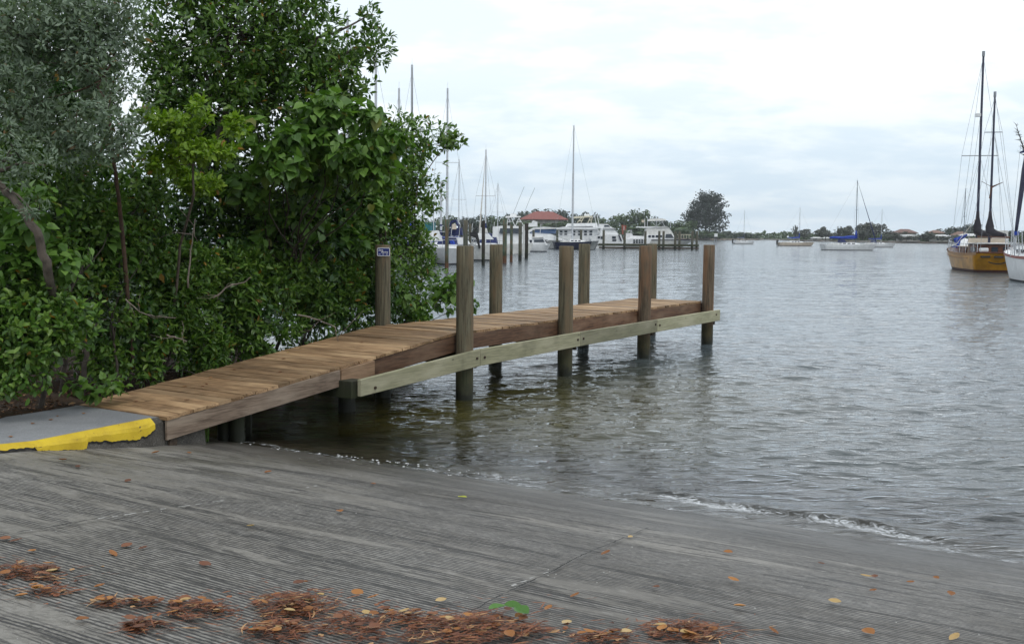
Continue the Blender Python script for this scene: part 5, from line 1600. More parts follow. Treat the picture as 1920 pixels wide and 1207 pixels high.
for (px, Y, top, rz, lab) in ((858, 128, 300, -70, 'smaller sailboat with a thin mast between the mangrove tip and the tall grey mast'), (930, 150, 345, -60, 'small sailboat with a short thin mast left of the fishing boat'), (826, 118, 342, -80, 'sailboat with a short stout white mast at the mangrove edge')):
    sailboat('marina_sailboat', lab, px, Y, R(rz), 9.0, 3.0, at(px, top, Y).z, 'sailboats in the marina', m_hull='white', cover='navycanvas', mast_f=.55, mast_r=.14 if px == 826 else .07, wire_r=.010, fb=1.3, dodger='bluecanvas')
# tall white mast sailboat before the big yacht
b = sailboat('marina_sailboat', 'navy-hulled sailboat with the tall white mast, lying in front of the big white yacht', 1079, 176, R(6), 6.6, 3.0, at(1073, 236, 176).z, 'sailboats in the marina', m_hull='navy', mast='alu', cover=None, mast_f=.42, mast_r=.15, wire_r=.014, fb=1.45, cabin=True)
mb = MB(); mb.hexa([(2.0, -1.1, .05), (3.1, -.3, .05), (3.1, .3, .05), (2.0, -.2, .05), (2.6, -1.5, 1.42), (3.9, -.12, 1.42), (3.9, .12, 1.42), (2.6, -.3, 1.42)]); mb.build('lit_bow_flare', M['greyhull'], b)  # grey wedge stands in for light reflecting off the navy bow

# profile-built motor boats: outline in photo pixels at their real distance, with real beam
def pboat(name, label, Y, base_px, parts, cat='motorboat'):
    c = at(base_px, 450, Y); root = empty(name, (c.x, Y, 0), 0, label, cat)
    for (nm, m, outline, y0, y1, inset) in parts:
        pts = []
        for (px, py) in outline:
            q = at(px, py, Y); pts.append((q.x - c.x, q.z))
        zs = [z for _, z in pts]; mb = MB(); mb.prof(pts, y0, y1, inset, (min(zs) + max(zs)) / 2)
        o = mb.build(nm, M[m], root); fix_normals(o)
    return root, c
def ptube(root, c, Y, nm, m, pts, r):
    mb = MB(); mb.tube([(at(px, py, Y + dy).x - c.x, dy, at(px, py, Y + dy).z) for (px, py, dy) in pts], r, 5); return mb.build(nm, M[m], root)

# sport cruiser 1: navy hull, bow side greyed for reflected light, blue windscreen
Y = 182
b, c = pboat('motor_cruiser', 'low sport cruiser with navy hull, bow flare greyed as if lit and wrap-around blue windscreen', Y, 1010, [
    ('cabin', 'white', [(962, 441), (1052, 447), (1050, 452), (962, 452)], .3, 3.4, .9),
    ('foredeck', 'white', [(962, 452), (962, 438), (990, 436), (1030, 438), (1062, 448), (1066, 452)], .2, 3.5, .8),
    ('windscreen', 'blueglass', [(993, 437), (1004, 429), (1042, 428), (1047, 433), (1047, 438), (1000, 439)], .5, 3.2, .8),
    ('hardtop', 'white', [(988, 433), (1000, 427), (1020, 425), (1044, 427), (1042, 429), (1004, 430), (992, 436)], .5, 3.2, .9),
    ('radar_arch', 'white', [(991, 425), (1008, 425), (1008, 416), (1000, 413), (997, 418), (992, 418)], .9, 2.8, .9)])
hr = empty('x', (0, 0, 0)); bpy.data.objects.remove(hr)
def hull_at(root, x0, x1, Y, B, fb, m1, rake, c, rz=0, m2='antifoul', transom=.9, stripe=None, y_off=None, draft=.5, sr=-.1, fs_=None):
    L = (x1 - x0) * Y / FPX - rake
    sub = bpy.data.objects.new('hull', None)
    before = set(COL.objects)
    hull_parts(root, L, B, fb, fb * .95, fs_ if fs_ else fb * .9, M[m1], M[m2], transom=transom, rake=rake, stern_rake=sr, stripe=M[stripe] if stripe else None, draft=draft)
    bpy.data.objects.remove(sub)
    xc = (at((x0 + x1) / 2, 450, Y).x - c.x) - rake / 2
    for o in set(COL.objects) - before:
        o.location = (xc, y_off if y_off is not None else B / 2, 0); o.rotation_euler = (0, 0, rz)
hull_at(b, 955, 1066, Y, 3.8, 1.55, 'navy', 2.2, c)
mb = MB(); z1 = 1.45
xg = lambda px: at(px, 450, Y).x - c.x
mb.hexa([(xg(1010), -.06, .05), (xg(1037), -.04, .05), (xg(1037), .3, .05), (xg(1010), .3, .05), (xg(1029), -.12, z1), (xg(1058), -.08, z1), (xg(1058), .3, z1), (xg(1029), .3, z1)])
mb.build('lit_bow_flare', M['greyhull'], b)  # reflected light on the navy bow side, put in as grey colour
# big white motor yacht with hardtop
Y = 194
b, c = pboat('motor_yacht', 'big white motor yacht with cream hardtop on struts and rows of dark windows', Y, 1090, [
    ('hull_side', 'greyhull', [(1098, 467), (1118, 450), (1150, 448), (1150, 467)], .3, 4.2, 1.0),
    ('main_deck', 'white', [(1046, 456), (1046, 430), (1122, 430), (1135, 452), (1140, 456)], .3, 4.4, .95),
    ('upper_deck', 'white', [(1042, 430), (1044, 427), (1060, 425), (1122, 427), (1122, 430)], -.1, 4.8, 1.0),
    ('flybridge', 'white', [(1060, 427), (1066, 419), (1120, 418), (1122, 427)], .5, 4.2, .92),
    ('flybridge_line', 'navy', [(1064, 425.5), (1064, 424.5), (1112, 424.5), (1112, 425.5)], .42, .5, 1.0),
    ('hardtop', 'beigetop', [(1073, 408), (1080, 405.5), (1111, 404.5), (1112, 406.5), (1090, 408.5), (1075, 409.5)], .8, 3.9, .95),
    ('radar_box', 'white', [(1097, 404.5), (1097, 401), (1107, 401), (1107, 404.5)], 1.8, 2.8, .8)])
for px in (1052, 1061, 1076, 1087, 1098, 1108):
    for (a, d) in ((432.5, 436), (438, 441)):
        mb = MB(); mb.box(at(px - 2.6, 440, Y).x - c.x, at(px + 2.6, 440, Y).x - c.x, .22, .32, at(px, d, Y).z, at(px, a, Y).z); mb.build('window', M['glass'], b)
for (x0, y0, x1, y1) in ((1082, 418, 1092, 407), (1089, 418, 1095, 407), (1102, 418, 1108, 406), (1108, 418, 1111, 406), (1084, 414, 1091, 414), (1104, 413, 1110, 413)):
    for dy in (.9, 3.7): ptube(b, c, Y, 'hardtop_strut', 'beigetop', [(x0, y0, dy), (x1, y1, dy)], .09)
for x in (1116, 1121): ptube(b, c, Y, 'antenna', 'white', [(x + 2, 420, 1.0), (x - 1.5, 403, 1.0)], .06)
# white trawler (stern with steps)
Y = 190
b, c = pboat('trawler_yacht', 'white trawler yacht with a tall slab side and square windows right of the big yacht', Y, 1145, [
    ('hull', 'white', [(1112, 466), (1108, 446), (1128, 440), (1165, 440), (1170, 455), (1171, 466)], .2, 4.2, 1.0),
    ('deckhouse', 'white', [(1126, 441), (1128, 427), (1148, 427), (1158, 436), (1162, 441)], .5, 3.9, .9),
    ('flybridge', 'white', [(1124, 428), (1125, 420), (1140, 420), (1149, 427)], .8, 3.6, .9),
    ('windscreen', 'glass', [(1133, 425), (1134, 421.8), (1141, 421.8), (1145, 425)], .7, 3.7, .95),
    ('visor', 'white', [(1131, 429), (1132, 426.5), (1150, 427), (1154, 429)], .3, 4.1, 1.0),
    ('grey_stripe', 'greyhull', [(1112, 460), (1112, 457), (1170, 457), (1171, 460)], .12, .2, 1.0)])
for (x0, x1, a, d) in ((1121, 1125, 443, 447), (1126.5, 1130, 443, 448), (1148, 1155, 443, 447.5), (1148.5, 1156, 449, 452)):
    mb = MB(); mb.box(at(x0, 440, Y).x - c.x, at(x1, 440, Y).x - c.x, .12, .22, at(x0, d, Y).z, at(x0, a, Y).z); mb.build('window', M['glass'], b)
ptube(b, c, Y, 'boarding_ladder', 'navy', [(1160, 440, .1), (1165, 452, .1)], .12)
mb = MB(); q = at(1170, 428, Y); mb.prof([(0, 0), (.9, -.1), (.7, -1.9), (.1, -1.6)], -.02, .02); o = mb.build('flag', M['red'], b); o.location = (q.x - c.x - .4, .5, q.z + .6)
ptube(b, c, Y, 'flag_staff', 'white', [(1169, 446, .5), (1170, 424, .5)], .05)
# small white cabin cruiser
Y = 191
b, c = pboat('cabin_cruiser', 'small white cabin cruiser with a row of square windows left of the canopied cruiser', Y, 1195, [
    ('hull', 'white', [(1174, 465), (1174, 448), (1215, 447), (1222, 450), (1212, 465)], .3, 3.6, 1.0),
    ('deckhouse', 'white', [(1174, 448), (1175, 437), (1185, 437), (1188, 442), (1214, 443), (1218, 448)], .6, 3.3, .9),
    ('waterline_stripe', 'greyhull', [(1174, 466), (1174, 461), (1212, 461), (1211, 466)], .22, .3, 1.0)])
for i in range(5):
    x = 1188 + i * 5
    for (a, d) in ((449, 452), (453, 456)):
        mb = MB(); mb.box(at(x, 440, Y).x - c.x, at(x + 3.4, 440, Y).x - c.x, .22, .32, at(x, d, Y).z, at(x, a, Y).z); mb.build('window', M['glass'], b)
for (x0, y0, x1, y1) in ((1178, 446, 1177, 433), (1182, 446, 1183, 433), (1177, 433, 1184, 432), (1184, 432, 1187, 446)): ptube(b, c, Y, 'rail', 'steel', [(x0, y0, .8), (x1, y1, .8)], .06)
# canopied cruiser at the dock end
Y = 193
b, c = pboat('canopy_cruiser', 'white cruiser under a round-topped white canopy at the outer end of the marina dock', Y, 1245, [
    ('cabin', 'white', [(1212, 449), (1212, 440), (1259, 439), (1264, 441), (1268, 449)], .3, 4.0, .95),
    ('enclosure', 'offwhite', [(1212, 440), (1213, 429), (1217, 427.5), (1256, 427.5), (1263, 438), (1264, 440)], .5, 3.8, .88),
    ('windscreen', 'glass', [(1248, 446), (1249, 439), (1259, 438.5), (1264, 446)], .2, 4.1, .95),
    ('sunshade', 'white', [(1196, 426.5), (1197, 425), (1228, 424.5), (1235, 427), (1212, 427.5)], .6, 3.6, 1.0),
    ('bridge_fairing', 'greyhull', [(1232, 427.5), (1237, 424.5), (1250, 424), (1258, 428)], .6, 3.6, .9),
    ('canopy', 'offwhite', [(1218, 414.5), (1219, 411), (1224, 409.5), (1243, 409.5), (1249, 411), (1250, 413.5)], .7, 3.5, .9)])
hull_at(b, 1206, 1304, Y, 4.2, 1.75, 'offwhite', 2.4, c, m2='antifoul', stripe='navy')
for (x0, y0, x1, y1) in ((1220, 413, 1230, 425), (1231, 413, 1230, 425), (1246, 413, 1231, 424), (1240, 413, 1246, 424), (1214, 427, 1214, 408), (1257, 427, 1257, 415)):
    ptube(b, c, Y, 'canopy_pole', 'alu', [(x0, y0, .8), (x1, y1, .8)], .05)
for x in (1216, 1223, 1230, 1237):
    mb = MB(); mb.box(at(x, 440, Y).x - c.x, at(x + 4.6, 440, Y).x - c.x, .22, .32, at(x, 445, Y).z, at(x, 441, Y).z); mb.build('window', M['glass'], b)
for k in range(6): ptube(b, c, Y, 'bow_rail', 'beigetop', [(1272 + k * 5, 447, .6), (1272 + k * 5, 440, .6)], .045)
ptube(b, c, Y, 'bow_rail', 'beigetop', [(1270, 440, .6), (1300, 440, .6)], .045)
mb = MB(); mb.prof([(0, 0), (.5, .0), (.5, .45), (0, .45)], -.02, .02); q = at(1204, 417, Y); o = mb.build('pennant', M['cream'], b); o.location = (q.x - c.x, .8, q.z)
ptube(b, c, Y, 'pennant_mast', 'white', [(1209, 427, .8), (1209, 410, .8)], .05)
# sport fisher with tower and outriggers
Y = 132
b, c = pboat('sport_fishing_boat', 'white fishing boat with a tubular tower and two long outriggers among the mooring piles', Y, 950, [
    ('cabin', 'white', [(922, 460), (924, 425), (942, 423), (980, 424), (992, 446), (995, 460)], .3, 3.6, .85),
    ('hull', 'offwhite', [(920, 476), (920, 458), (1000, 456), (992, 476)], .0, 4.0, 1.0),
    ('windscreen', 'glass', [(936, 437), (938, 428), (972, 428), (980, 437)], .2, 3.7, .85),
    ('tower_top', 'white', [(948, 408), (948, 405), (976, 405), (977, 407)], .6, 3.3, .95),
    ('upper_controls', 'white', [(956, 405), (957, 400), (968, 400), (969, 405)], 1.2, 2.8, .9)])
for (x0, y0, x1, y1) in ((950, 425, 953, 407), (960, 425, 953, 407), (966, 425, 958, 407), (966, 425, 974, 407), (978, 425, 973, 407), (953, 416, 962, 416), (968, 416, 977, 416), (983, 425, 975, 412)):
    for dy in (.7, 3.2): ptube(b, c, Y, 'tower_leg', 'white', [(x0, y0, dy), (x1, y1, dy)], .05)
for (x0, x1, y1) in ((962, 983, 350), (982, 1003, 352)): ptube(b, c, Y, 'outrigger', 'wire', [(x0, 402, .6), ((x0 + x1) / 2, 375, .2), (x1, y1, -.4)], .022)
# white powerboats low at left, partly behind piles
Y = 90
b, c = pboat('white_powerboat', 'white powerboat with navy bimini between the mangrove and the thick grey mooring pile', Y, 850, [
    ('cabin', 'white', [(835, 458), (838, 444), (872, 446), (880, 458)], .5, 2.8, .85),
    ('bimini', 'navycanvas', [(842, 421), (846, 413), (854, 411.5), (858, 421), (856, 424), (853, 416), (846, 418), (844, 426)], .4, 2.8, .9),
    ('seat_back', 'navycanvas', [(842, 441), (843, 428), (864, 427), (866, 441)], .8, 2.6, .9),
    ('console', 'cream', [(847, 430), (848, 420), (854, 420), (855, 430)], .3, 1.0, .9)])
hull_at(b, 818, 892, Y, 3.2, 1.35, 'white', 1.2, c, m2='black')
for x in (846, 861): ptube(b, c, Y, 'bimini_strut', 'steel', [(x, 441, .4), (x + 2, 420, .4)], .03)
ptube(b, c, Y, 'fender', 'bluecanvas', [(846, 451, -.15), (850, 459, -.15)], .20)
ptube(b, c, Y, 'bow_rail', 'steel', [(800, 434, .6), (842, 435, .6)], .03)
Y = 98
b, c = pboat('skiff_with_outboard', 'small open boat with a black outboard motor beside the black mooring pile', Y, 895, [
    ('cabin', 'white', [(894, 449), (896, 437), (915, 438), (925, 449)], .5, 2.4, .85),
    ('console', 'offwhite', [(898, 437), (899, 426), (912, 428), (914, 437)], .8, 2.2, .9)])
hull_at(b, 876, 924, Y, 2.8, 1.5, 'offwhite', -.3, c, m2='black', transom=.25)
mb = MB(); q = at(888, 440, Y); mb.prof([(-.35, .2), (.3, .3), (.45, -.1), (.65, -1.2), (.5, -1.3), (.2, -.3), (-.3, -.15)], -.18, .18); o = mb.build('outboard_motor', M['black'], b); o.location = (q.x - c.x, -.2, q.z)
ptube(b, c, Y, 'mooring_line', 'rope', [(868, 440, -.3), (876, 458, -.3), (884, 460, -.3), (890, 448, -.3)], .03)
for (px, Y, w, lab) in ((925, 116, 34, 'small white cabin boat low between the mooring piles, left of the fishing boat'), (1012, 150, 36, 'small white cabin boat right of the dark mooring piles, before the navy cruiser'),
                        (884, 140, 40, 'white cabin boat behind the thick grey mooring pile'), (1152, 205, 40, 'white cabin boat whose roof shows behind the trawler')):
    wl = 437.5 + (px - 960) * .0096 + EYE * FPX / Y; u_ = 100.0 / Y * 1.25
    b, c = pboat('cabin_boat', lab, Y, px, [
        ('cabin', 'white', [(px - w * .42, wl - 13 * u_), (px - w * .36, wl - 30 * u_), (px + w * .18, wl - 31 * u_), (px + w * .42, wl - 14 * u_)], .4, 2.6, .85),
        ('window_band', 'glass', [(px - w * .30, wl - 21 * u_), (px - w * .29, wl - 26 * u_), (px + w * .17, wl - 27 * u_), (px + w * .27, wl - 21 * u_)], .34, 2.66, .9),
        ('roof', 'offwhite', [(px - w * .42, wl - 30 * u_), (px - w * .40, wl - 32.5 * u_), (px + w * .20, wl - 33 * u_), (px + w * .24, wl - 31 * u_)], .3, 2.7, .95)])
    hull_at(b, px - w * .5, px + w * .6, Y, 3.0, 1.15, 'white', .6, c, m2='navy')
    ptube(b, c, Y, 'whip_antenna', 'white', [(px, wl - 32 * u_, 1.2), (px + 2, wl - 60 * u_, 1.2)], .03)
# teal awning boat behind the mangrove
b, c = pboat('awning_boat', 'boat with a teal awning seen through the edge of the overhanging mangrove', 84, 805, [
    ('awning', 'tealcanvas', [(789, 381), (789, 378), (816, 379.5), (816, 382.5)], .5, 3.0, 1.0),
    ('side_screen', 'tealcanvas', [(795, 432), (795, 417), (812, 417), (812, 432)], .7, 2.9, .95),
    ('cabin', 'white', [(786, 452), (788, 434), (818, 432), (826, 452)], .5, 3.0, .9)])
hull_at(b, 770, 840, 84, 3.3, 1.45, 'white', 1.2, c)
for x in (792, 813): ptube(b, c, 84, 'awning_pole', 'alu', [(x, 432, .6), (x, 381, .6)], .04)

# channel marker off the headland
p_ = atz(1341, 458, 0)
t = empty('channel_marker', (p_.x, p_.y, 0), 0, 'small channel marker on thin legs in open water beyond the last dock pile', 'marker')
k_ = p_.y / FPX
mb = MB(); mb.tube([(-1.4 * k_, 0, -1), (-1.4 * k_, 0, 12 * k_)], .8 * k_, 5); mb.build('leg', M['wire'], t)
mb = MB(); mb.tube([(2.0 * k_, 0, -1), (2.0 * k_, 0, 12 * k_)], .8 * k_, 5); mb.build('leg', M['wire'], t)
mb = MB(); mb.box(-3 * k_, 3.2 * k_, -.4, .4, 11 * k_, 16 * k_); mb.build('platform', M['black'], t)
mb = MB(); mb.box(-2.6 * k_, 3.4 * k_, -.5, -.4, 14 * k_, 20 * k_); mb.build('board', M['white'], t)

# ------------------------------------------------------------------ OCHRE KETCH
A_ = at(1868, 480, 78.0); B_ = at(1806, 480, 91.0)
hd = Vector((B_.x - A_.x, B_.y - A_.y, 0)); L = hd.length; hdn = hd.normalized(); rz = math.atan2(hdn.y, hdn.x)
ctr = (A_ + B_) / 2; ctr.z = 0
kt = empty('ketch', ctr, rz, 'ochre-yellow two-masted ketch seen from its transom stern, with dark mast covers', 'sailboat')
rows = hull_parts(kt, L, 4.0, 1.9, 1.15, 1.42, M['ochre'], M['redfoul'], transom=.74, rake=1.2, stern_rake=-.55, draft=.6, m_deck=M['teak'], stripe=M['ochre_dark'], wl=.18)
xs0 = -L / 2
def kbox(nm, m, x0, x1, y0, y1, z0, z1, bev=0.0):
    mb = MB(); mb.box(x0, x1, y0, y1, z0, z1); o = mb.build(nm, M[m], kt)
    if bev: bevel(o, bev)
    return o
kbox('transom_rail', 'teak', xs0 - .60, xs0 - .42, -1.48, 1.48, 1.40, 1.50, .02)
for y in (-.95, -.05, .85): kbox('stern_port', 'black', xs0 - .60, xs0 - .40, y - .34, y + .30, 1.10, 1.22)
mb = MB(); mb.tube([(xs0 - .50, .62, .78), (xs0 - .50, .3, .68), (xs0 - .50, 0, .645), (xs0 - .50, -.3, .68), (xs0 - .50, -.62, .78)], .045, 5); mb.build('name_scroll', M['black'], kt)
kbox('aft_cabin', 'teak', xs0 + .7, xs0 + 3.6, -1.25, 1.25, 1.15, 2.05, .05)
kbox('aft_cabin_roof', 'offwhite', xs0 + .5, xs0 + 3.8, -1.40, 1.40, 2.05, 2.13, .03)
kbox('main_cabin', 'teak', xs0 + 5.2, xs0 + 8.6, -1.25, 1.25, 1.10, 1.80, .05)
kbox('main_cabin_roof', 'cream', xs0 + 5.0, xs0 + 8.8, -1.35, 1.35, 1.80, 1.87, .03)
kbox('windscreen', 'cream', xs0 + 3.75, xs0 + 3.85, -1.3, 1.3, 1.3, 2.5)
for y in (-.8, 0, .8): kbox('window', 'glass', xs0 + .66, xs0 + .71, y - .22, y + .22, 1.45, 1.85)
for x in (xs0 + 1.3, xs0 + 2.5): kbox('window', 'glass', x - .35, x + .35, 1.24, 1.28, 1.5, 1.82)
kbox('life_raft', 'white', xs0 - .1, xs0 + .35, .55, 1.15, 1.50, 1.78, .05)
kbox('locker', 'white', xs0 + .1, xs0 + .6, -1.5, -.9, 1.50, 1.85, .05)
for s in (-1, 1):
    for k in range(9):
        f = k / 9; row = rows[int(f * 16)][-1]
        mb = MB(); mb.tube([(row[0] + .1, s * row[1] * .94, row[2]), (row[0] + .1, s * row[1] * .94, row[2] + .72)], .028, 5); mb.build('stanchion', M['steel'], kt)
    mb = MB(); mb.tube([(rows[i][-1][0] + .1, s * rows[i][-1][1] * .94, rows[i][-1][2] + .72) for i in range(0, 15, 2)], .022, 4); mb.build('lifeline', M['steel'], kt)
    mb = MB(); mb.tube([(rows[i][-1][0] + .1, s * rows[i][-1][1] * 1.01, rows[i][-1][2] - .36) for i in range(2, 16, 2)], .03, 4); mb.build('rubbing_strake', M['ochre_dark'], kt)
mb = MB(); mb.tube([(xs0 - .2, -1.35, 2.14), (xs0 - .45, -.7, 2.14), (xs0 - .45, .7, 2.14), (xs0 - .2, 1.35, 2.14)], .028, 5); mb.build('pushpit', M['steel'], kt)
mb = MB(); mb.tube([(L / 2 + .3, 0, 1.75), (L / 2 + 2.6, 0, 2.15)], [.10, .06], 6); mb.build('bowsprit', M['teak'], kt)
def kx(px, Y):   # local coordinates of a point seen at px at depth Y
    q = at(px, 450, Y) - ctr; return q.x * hdn.x + q.y * hdn.y, -q.x * hdn.y + q.y * hdn.x
for (px, Y, ptop, ztop_px, r, nm, bl, spr) in ((1832, 85.5, 1843, 100, .115, 'main', 1.25, (292, 1.35)), (1855, 80.6, 1865, 176, .10, 'mizzen', 1.05, (248, .62))):
    x0, y0 = kx(px, Y); tp = at(ptop, ztop_px, Y); q = tp - ctr; x1, y1 = q.x * hdn.x + q.y * hdn.y, -q.x * hdn.y + q.y * hdn.x
    x1 = x0 + (x1 - x0) * .6; y1 = y0 + (y1 - y0) * .75
    H = tp.z
    mb = MB(); mb.tube([(x0, y0, 1.0), (x1, y1, H)], [r, r * .7], 9); mb.build('mast', M['mastdark'], kt)
    mb = MB(); mb.tube([(x1, y1, H - .25), (x1, y1, H + .15)], r * 1.1, 6); mb.build('masthead', M['wire'], kt)
    def on(z):
        f = (z - 1) / (H - 1); return (x0 + (x1 - x0) * f, y0 + (y1 - y0) * f, z)
    zs = at(px, spr[0], Y).z; c0 = on(zs)
    mb = MB(); mb.tube([(c0[0], c0[1] - spr[1], zs), (c0[0], c0[1] + spr[1], zs)], .035, 5); mb.build('spreader', M['wire'], kt)
    # dark boot-shaped sail cover
    z0 = at(px, 441, Y).z; z1 = at(px, 408, Y).z; bx = -bl
    mb = MB()
    pts = [on(z1 + .5), on(z1), on(z1 - .4), on((z0 + z1) / 2)]
    e = on(z0 + .15)
    pts += [(e[0] - .10, e[1], e[2] + .15), (e[0] - bl * .6, e[1] - .35, z0 + .1), (e[0] - bl * 1.6, e[1] - .75, z0 - .02)]
    mb.tube(pts, [r, .15, .24, .31, .33, .24, .15], 8); mb.build('sail_cover', M['blackcanvas'], kt, smooth=True)
    mb = MB(); mb.tube([(e[0], e[1], z0 - .1), (e[0] - bl * 2.2, e[1] - .95, z0 - .15)], .07, 6); mb.build('boom', M['teak'], kt)
    stays(kt, [((x0, 1.9, 1.4), (c0[0], c0[1] + spr[1], zs)), ((x0, -1.9, 1.4), (c0[0], c0[1] - spr[1], zs)), ((c0[0], c0[1] + spr[1], zs), on(H - .3)), ((c0[0], c0[1] - spr[1], zs), on(H - .3)),
               ((x0 - .7, 1.8, 1.4), on(zs)), ((x0 - .7, -1.8, 1.4), on(zs))], .013)
    if nm == 'main':
        mt = on(H)
        stays(kt, [(mt, (L / 2 + 2.5, 0, 2.1)), (on(H * .75), (L / 2 + .6, 0, 1.9))], .014)
        zz_ = at(px, 216, Y).z; cr_ = on(zz_); mb = MB(); mb.tube([(cr_[0], cr_[1] + .25, zz_ - .12), (cr_[0], cr_[1] + .25, zz_ + .12)], .24, 10); mb.build('radar', M['white'], kt)
        mb = MB(); a_ = on(z0 + 1.5); mb.tube([a_, (a_[0] - .8, a_[1] + 1.7, 1.9)], .03, 4); mb.build('boom_lift', M['rope'], kt)
    else:
        stays(kt, [(on(H), (xs0 - .5, -1.2, 1.5)), (on(H), (xs0 - .5, 1.2, 1.5))], .013)
        zz_ = at(px, 351, Y).z; cr_ = on(zz_)
        mb = MB()
        for ang in (25, 150, 262):
            a = R(ang); mb.hexa([(cr_[0] - .22, cr_[1] - .05, zz_ - .05), (cr_[0] - .18, cr_[1] - .05, zz_ - .05), (cr_[0] - .18, cr_[1] + .05, zz_ + .05), (cr_[0] - .22, cr_[1] + .05, zz_ + .05),
                                 (cr_[0] - .22, cr_[1] - math.cos(a) * .85 - .03, zz_ + math.sin(a) * .85), (cr_[0] - .18, cr_[1] - math.cos(a) * .85 - .03, zz_ + math.sin(a) * .85),
                                 (cr_[0] - .18, cr_[1] - math.cos(a) * .85 + .05, zz_ + math.sin(a) * .85), (cr_[0] - .22, cr_[1] - math.cos(a) * .85 + .05, zz_ + math.sin(a) * .85)])
        mb.build('wind_generator', M['teak'], kt)
mb = MB(); bl_ = Vector(kx(1800, 90) + (0,))
mb.tube([(bl_.x, bl_.y, 1.5), (bl_.x + .3, bl_.y + .1, 2.3), (bl_.x - .2, bl_.y - .5, 2.8)], [.28, .42, .06], 6)
mb.tube([(bl_.x, bl_.y, 1.9), (bl_.x + .6, bl_.y + .9, 1.5)], [.2, .06], 5); mb.build('bagged_foresail', M['bluecanvas'], kt)
mb = MB(); q0 = kx(1812, 88); mb.tube([(q0[0], q0[1], 1.5), (q0[0] - .6, q0[1] + .2, 2.1), (q0[0] - 1.4, q0[1] + .5, 1.6)], [.2, .4, .2], 7); mb.build('dinghy', M['white'], kt)
kbox('deck_box', 'offwhite', xs0 + 4.2, xs0 + 5.0, -1.6, -.6, 1.3, 3.1, .03)

# white boat at the right edge
A_ = at(2008, 480, 57.5); Lw = 11.0; ctr = A_ + hdn * (Lw / 2); ctr.z = 0
wb = empty('white_sailboat', ctr, rz, 'white sailboat with a red rail cut off by the right edge of the picture', 'sailboat')
rows = hull_parts(wb, Lw, 3.7, 1.9, 1.35, 1.5, M['white'], M['antifoul'], transom=.70, rake=1.0, stern_rake=-.4, draft=.6, stripe=M['red'])
mb = MB(); mb.prof([(-3.0, 1.4), (3.0, 1.5), (2.6, 2.0), (-2.8, 2.1)], -1.2, 1.2, .85, 1.8); mb.build('cabin', M['white'], wb)
for x in (-2, -.8, .4, 1.6):
    for s in (-1, 1):
        mb = MB(); mb.box(x - .35, x + .35, s * 1.14 - .03, s * 1.14 + .03, 1.6, 1.85); mb.build('window', M['glass'], wb)
mb = MB(); mb.prof([(-3.2, 2.1), (-1.6, 2.1), (-1.7, 2.6), (-3.0, 2.65)], -1.2, 1.2, .9, 2.3); mb.build('dodger', M['red'], wb)
for s in (-1, 1):
    for k in range(8):
        row = rows[k * 2][-1]; mb = MB(); mb.tube([(row[0] + .1, s * row[1] * .94, row[2]), (row[0] + .1, s * row[1] * .94, row[2] + .7)], .022, 5); mb.build('stanchion', M['steel'], wb)
    mb = MB(); mb.tube([(rows[i][-1][0] + .1, s * rows[i][-1][1] * .94, rows[i][-1][2] + .7) for i in range(0, 15, 2)], .018, 4); mb.build('lifeline', M['steel'], wb)
def wloc(px, py, Y):
    q = at(px, py, Y) - ctr; return Vector((q.x * hdn.x + q.y * hdn.y, -q.x * hdn.y + q.y * hdn.x, q.z))
mb = MB(); mb.tube([wloc(1905, 436, 63), wloc(1907, 420, 63), wloc(1913, 375, 63), wloc(1921, 318, 63), wloc(1932, 240, 63)], [.09, .10, .13, .16, .05], 8); mb.build('furled_sail', M['mastdark'], wb, smooth=True)
mb = MB(); mb.tube([wloc(1905, 441, 63), wloc(1905, 434, 63)], .17, 8); mb.build('furler_drum', M['bluecanvas'], wb)
mb = MB(); mb.tube([wloc(1904, 470, 63), wloc(1905, 440, 63)], .05, 6); mb.build('forestay_fitting', M['alu'], wb)
mb = MB(); mb.tube([Vector((-.2, 0, 1.3)), Vector((-.6, 0, 15.5))], [.10, .07], 8); mb.build('mast', M['alu'], wb)
for (a, b2, r_) in (((1895, 480), (1898, 430), .03), ((1902, 480), (1900, 432), .04), ((1912, 478), (1908, 432), .03), ((1893, 470), (1903, 445), .02), ((1917, 470), (1916, 432), .03)):
    mb = MB(); mb.tube([wloc(a[0], a[1], 62), wloc(b2[0], b2[1], 62)], r_, 5); mb.build('rail_post', M['steel'], wb)
stays(wb, [(wloc(1893, 470, 62), wloc(1914, 270, 62)), (wloc(1886, 455, 62), wloc(1866, 260, 62))], .010)
# tattered flag and streamers high in its rigging
mb = MB(); f0 = wloc(1911, 288, 62)
mb.prof([(0, 0), (.28, .05), (.34, .30), (.22, .18), (.08, .12)], -.01, .01)
o = mb.build('flag', M['navycanvas'], wb); o.location = f0; o.rotation_euler = (0, 0, -rz)
def streamer():
    g = random.Random(3); mb = MB()
    main = [wloc(1905, 233, 62), wloc(1910, 250, 62), wloc(1916, 268, 62), wloc(1922, 285, 62), wloc(1924, 300, 62)]
    mb.tube(main, [.01, .02, .03, .035, .04], 5)
    for k in range(60):
        f = g.random() * 3.99; i = int(f); a = main[i].lerp(main[i + 1], f - i)
        d = Vector((g.uniform(-.25, .25), g.uniform(-.55, .55), g.uniform(-.05, .45))) * (.35 + f * .18)
        mb.tube([a, a + d], [.018, .004], 3)
    mb.build('rigging_streamer', M['bark_dark'], wb)
streamer()
